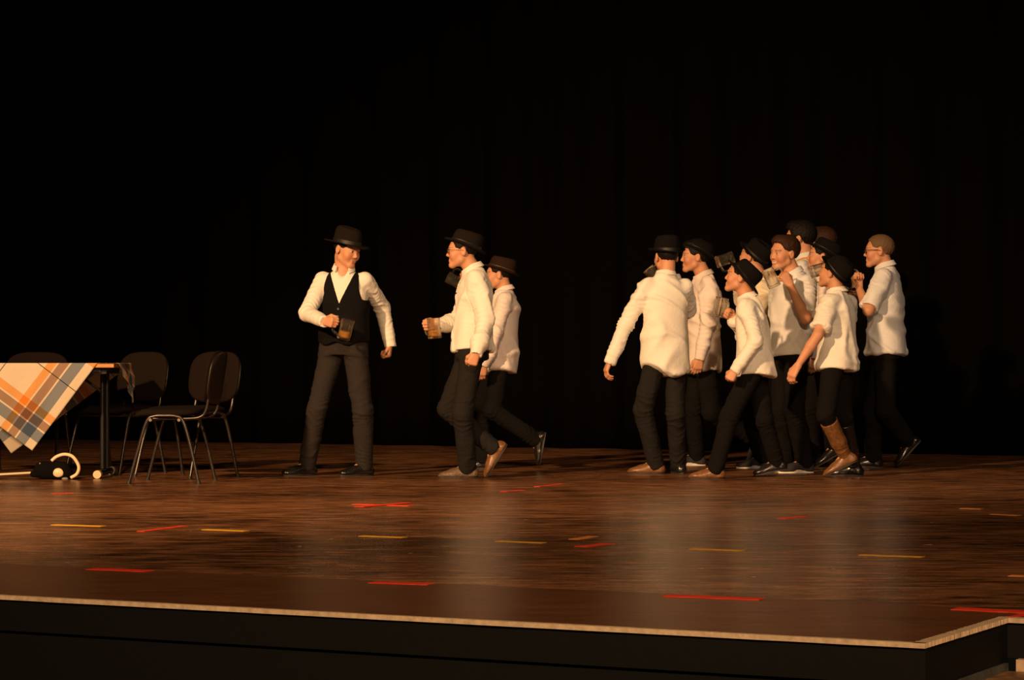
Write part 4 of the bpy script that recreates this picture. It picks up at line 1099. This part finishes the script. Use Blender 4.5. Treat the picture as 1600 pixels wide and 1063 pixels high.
G1 = 'actors walking across the stage'
BK = {'hair': 'hair_dark'}
PEOPLE = [
 dict(label='person in black waistcoat over white shirt, wide-brimmed black hat, mug at waist', H=1.63, Y=17.0, psi_h=22, psi_s=4, seed=11,
      pelvis=(537, 543), neck=(537, 424), head=(542, 391), head_dir=(-48, -14, -4), hem=545, tucked=True, vest=True, collar_open=38,
      armR=((480, 490), -1, (505, 502), -1), armL=((597, 481), 1, (609, 537), -1), handR=('grip', (518, 503), -0.05), handL=('fist', (607, 560)),
      legR=((495, 640), -1, (480, 727), 1, (58, 0, 'black')), legL=((566, 640), -1, (569, 729), 1, (58, 0, 'black')),
      trousers='trouser_grey', hat=dict(brim=0.062, h=0.112, curl=0.006, snap=-0.012, tilt=4, mat='hat_dark'),
      mug=dict(hand='R', px=(531, 513), tilt=14, ay=-0.1, beer=True, label='glass mug with pale beer held at the waistcoat wearer\'s waist')),
 dict(label='person in white shirt, dark hat and thin spectacles holding a mug out in front', H=1.60, Y=16.7, psi_h=88, psi_s=84, seed=23,
      pelvis=(738, 548), neck=(742, 424), head=(722, 393), head_dir=(88, 0, 0), hem=548, tail=0.012,
      armR=((718, 500), 1, (684, 510), -1), armL=((759, 500), -1, (745, 550), -1), handR=('grip', (664, 508)), handL=('fist', (731, 582)),
      legL=((723, 646), -1, (731, 732), 1, (86, 0, 'snake')), legR=((698, 640), 1, (770, 706), 1, (90, -58, 'brown')),
      trousers='trouser_denim', glasses='frame_metal', buttons=(0.85, 0.72, 0.58, 0.43, 0.28, 0.13),
      hat=dict(brim=0.046, h=0.105, tilt=22, mat='hat_dark'),
      mug=dict(hand='R', px=(672, 514), tilt=-5, dy=-0.03, beer=True, label='glass mug with a little beer held out by the spectacled hat wearer')),
 dict(label='shorter person in brown felt hat and pale shirt walking behind the spectacled mug carrier', H=1.50, Y=18.1, psi_h=92, psi_s=96, seed=31, shirt='shirt_pink',
      pelvis=(782, 560), neck=(791, 457), head=(779, 430), head_dir=(93, 0, 0), hem=582, tail=0.035,
      armL=((776, 518), -1, (757, 569), -1), armR=((758, 486), 1, (738, 438), -1), handL=('relaxed', (751, 592)), handR=('grip', (725, 428)),
      legL=((770, 641), -1, (836, 687), 1, (92, -80, 'black')), legR=((750, 640), 1, (756, 722), 1, (90, 0, 'black')),
      hat=dict(brim=0.044, h=0.105, tilt=18, mat='hat_brown', band='ribbon_brown'),
      mug=dict(hand='R', px=(707, 427), tilt=-62, label='glass mug raised beyond the chin of the spectacled hat wearer')),
 dict(label='person in white shirt and dark hat seen from behind, one arm swung out', H=1.58, Y=17.2, psi_h=140, psi_s=163, seed=47,
      pelvis=(1040, 556), neck=(1041, 434), head=(1041, 402), head_dir=(160, 0, 0), hem=582, tail=0.055, loose=1.03,
      armL=((976, 510), -1, (954, 562), -1), armR=((1074, 486), 1, (1056, 436), 1), handL=('relaxed', (944, 586)), handR=('grip', (1044, 424)),
      legL=((1004, 640), 1, (1024, 720), 1, (98, 0, 'brown')), legR=((1056, 648), -1, (1060, 727), 1, (150, 0, 'black')),
      trousers='trouser_denim', hat=dict(brim=0.040, h=0.112, tilt=4, mat='hat_black'),
      mug=dict(hand='R', px=(1022, 422), tilt=-40, label='glass mug at the mouth of the actor seen from behind')),
 dict(label='person in rounded black hat with dark fringe, in profile beside the one seen from behind', H=1.63, Y=18.6, psi_h=86, psi_s=84, seed=53, shirt='shirt_pink',
      pelvis=(1097, 554), neck=(1102, 434), head=(1086, 402), head_dir=(84, 2, 0), hem=580, tail=0.01, hair_full=0.015,
      armL=((1106, 502), -1, (1094, 558), -1), armR=((1080, 500), 1, (1066, 556), -1), handL=('relaxed', (1088, 586)), handR=('relaxed', None),
      legL=((1112, 645), 1, (1180, 692), 1, (90, -55, 'sneaker')), legR=((1084, 640), 1, (1088, 722), 1, (90, 0, 'sneaker')),
      hat=dict(brim=0.034, h=0.10, bowler=True, tilt=26, mat='hat_black')),
 dict(label='small person in white long-sleeved shirt, black hat tipped far back, mug at chest', H=1.45, Y=16.7, psi_h=98, psi_s=104, seed=61,
      pelvis=(1180, 570), neck=(1171, 468), head=(1157, 434), head_dir=(100, 14, 0), hem=588, tail=0.015, hk=1.06, loose=1.06,
      armL=((1181, 533), -1, (1150, 577), -1), armR=((1162, 525), 1, (1148, 500), -1), handL=('fist', (1134, 602)), handR=('grip', (1134, 490)),
      legL=((1140, 650), -1, (1118, 735), 1, (92, 0, 'brown')), legR=((1194, 655), 1, (1213, 728), 1, (95, -12, 'black')),
      hat=dict(brim=0.054, h=0.112, tilt=36, mat='hat_black', z=0.014),
      mug=dict(hand='R', px=(1127, 480), tilt=12, dy=0.06, label='glass mug at the chest of the small hat wearer')),
 dict(label='person in cream shirt and black hat drinking, head thrown back behind the small hat wearer', H=1.60, Y=18.15, psi_h=92, psi_s=94, seed=71, shirt='shirt_cream',
      pelvis=(1184, 550), neck=(1190, 438), head=(1177, 402), head_dir=(122, 18, 0), hem=575, tail=0.02,
      armR=((1158, 470), 1, (1152, 436), -1), armL=((1184, 508), -1, (1168, 560), -1), handR=('grip', (1142, 420)), handL=('relaxed', None),
      legR=((1170, 640), 1, (1190, 722), 1, (90, 0, 'sneaker')), legL=((1200, 640), 1, (1236, 697), 1, (92, -58, 'black')),
      hat=dict(brim=0.050, h=0.112, tilt=24, mat='hat_black', z=0.022),
      mug=dict(hand='R', px=(1133, 408), tilt=72, label='glass mug tipped almost level in front of the cream-shirted drinker')),
 dict(label='bareheaded smiling person with brown hair and short sleeves raising a mug', H=1.65, Y=17.5, psi_h=66, psi_s=56, seed=83, shirt='shirt_cool', short=True,
      pelvis=(1234, 548), neck=(1241, 430), head=(1225, 396), head_dir=(58, -3, -6), hem=556, tail=0.008, hair='hair_brown', hair_full=0.020, short_sides=True,
      armL=((1259, 498), -1, (1235, 447), -1), armR=((1213, 500), 1, (1210, 552), -1), handL=('grip', (1224, 428)), handR=('relaxed', None),
      legL=((1242, 640), -1, (1256, 722), 1, (74, 0, 'sneaker')), legR=((1222, 640), 1, (1228, 722), 1, (78, 0, 'sneaker')), brow=(0.06, 0.03, 0.015), smile=True,
      mug=dict(hand='L', px=(1206, 434), tilt=-24, label='ribbed glass mug raised by the smiling bareheaded actor')),
 dict(label='tall dark-haired person with an orange neck strap behind the smiling mug raiser', H=1.76, Y=19.2, psi_h=108, psi_s=110, seed=91, shirt='shirt_cool', strap=True,
      pelvis=(1262, 536), neck=(1260, 406), head=(1249, 373), head_dir=(106, 0, 0), hem=560, hair_full=0.022,
      armL=((1262, 478), -1, (1256, 540), -1), armR=((1262, 480), 1, (1256, 540), 1), handL=('relaxed', None), handR=('relaxed', None),
      legL=((1258, 626), -1, (1264, 716), 1, (100, 0, 'black')), legR=((1268, 626), 1, (1276, 716), 1, (108, 0, 'black'))),
 dict(label='brown-haired person farthest back, nearly hidden behind the black hats', H=1.73, Y=20.0, psi_h=118, psi_s=118, seed=97, shirt='shirt_cool',
      pelvis=(1296, 540), neck=(1293, 412), head=(1284, 381), head_dir=(112, -4, 0), hem=565, hair='hair_brown', hair_full=0.018,
      armL=((1296, 482), -1, (1290, 540), -1), armR=((1298, 482), 1, (1294, 540), 1), handL=('relaxed', None), handR=('relaxed', None),
      legL=((1292, 628), -1, (1296, 716), 1, (110, 0, 'black')), legR=((1300, 628), 1, (1306, 716), 1, (112, 0, 'black'))),
 dict(label='person in short-sleeved white shirt, black hat and tall brown boots, drinking', H=1.53, Y=16.8, psi_h=112, psi_s=126, seed=103, short=True, short_at=0.72, loose=1.05,
      pelvis=(1308, 560), neck=(1310, 460), head=(1302, 427), head_dir=(120, 14, 0), hem=578, tail=0.012,
      armL=((1278, 524), -1, (1247, 571), -1), armR=((1324, 506), 1, (1300, 450), 1), handL=('relaxed', (1232, 596)), handR=('grip', (1286, 432)),
      legL=((1290, 648), -1, (1320, 722), 1, (96, -26, 'boot')), legR=((1318, 650), 1, (1334, 724), 1, (104, 0, 'bootblack')),
      hat=dict(brim=0.046, h=0.118, bowler=True, tilt=36, mat='hat_black', z=0.022),
      mug=dict(hand='R', px=(1273, 421), tilt=74, label='glass mug tipped to the mouth of the booted drinker')),
 dict(label='person in black hat and pale shirt between the booted drinker and the mug raiser', H=1.60, Y=18.35, psi_h=94, psi_s=94, seed=109, shirt='shirt_pink',
      pelvis=(1285, 552), neck=(1290, 436), head=(1283, 402), head_dir=(94, 8, 0), hem=578, tail=0.02,
      armL=((1288, 502), -1, (1274, 556), -1), armR=((1272, 500), 1, (1260, 550), -1), handL=('relaxed', (1270, 584)), handR=('relaxed', None),
      legR=((1268, 640), 1, (1272, 722), 1, (92, 0, 'black')), legL=((1290, 642), -1, (1304, 712), 1, (92, -30, 'black')),
      hat=dict(brim=0.044, h=0.10, tilt=24, mat='hat_black')),
 dict(label='bareheaded person with cropped hair, black-framed glasses and short sleeves following the crowd', H=1.65, Y=18.2, psi_h=100, psi_s=110, seed=113, shirt='shirt_cool', short=True, short_at=0.84, loose=1.04,
      pelvis=(1384, 546), neck=(1386, 420), head=(1373, 393), head_dir=(96, 0, 0), hem=553, tail=0.006, hair='hair_light', hair_full=0.009, short_sides=True,
      armL=((1357, 486), -1, (1342, 450), 1), armR=((1382, 488), 1, (1352, 470), 1), handL=('grip', (1341, 430)), handR=('relaxed', None),
      legL=((1384, 641), -1, (1417, 697), 1, (94, -48, 'black')), legR=((1364, 640), 1, (1364, 722), 1, (96, 0, 'black')), glasses='frame_black',
      mug=dict(hand='L', px=(1336, 432), tilt=-30, beer=True, label='glass mug with amber glints held by the cropped-haired follower')),
]
for S in PEOPLE: person(S)
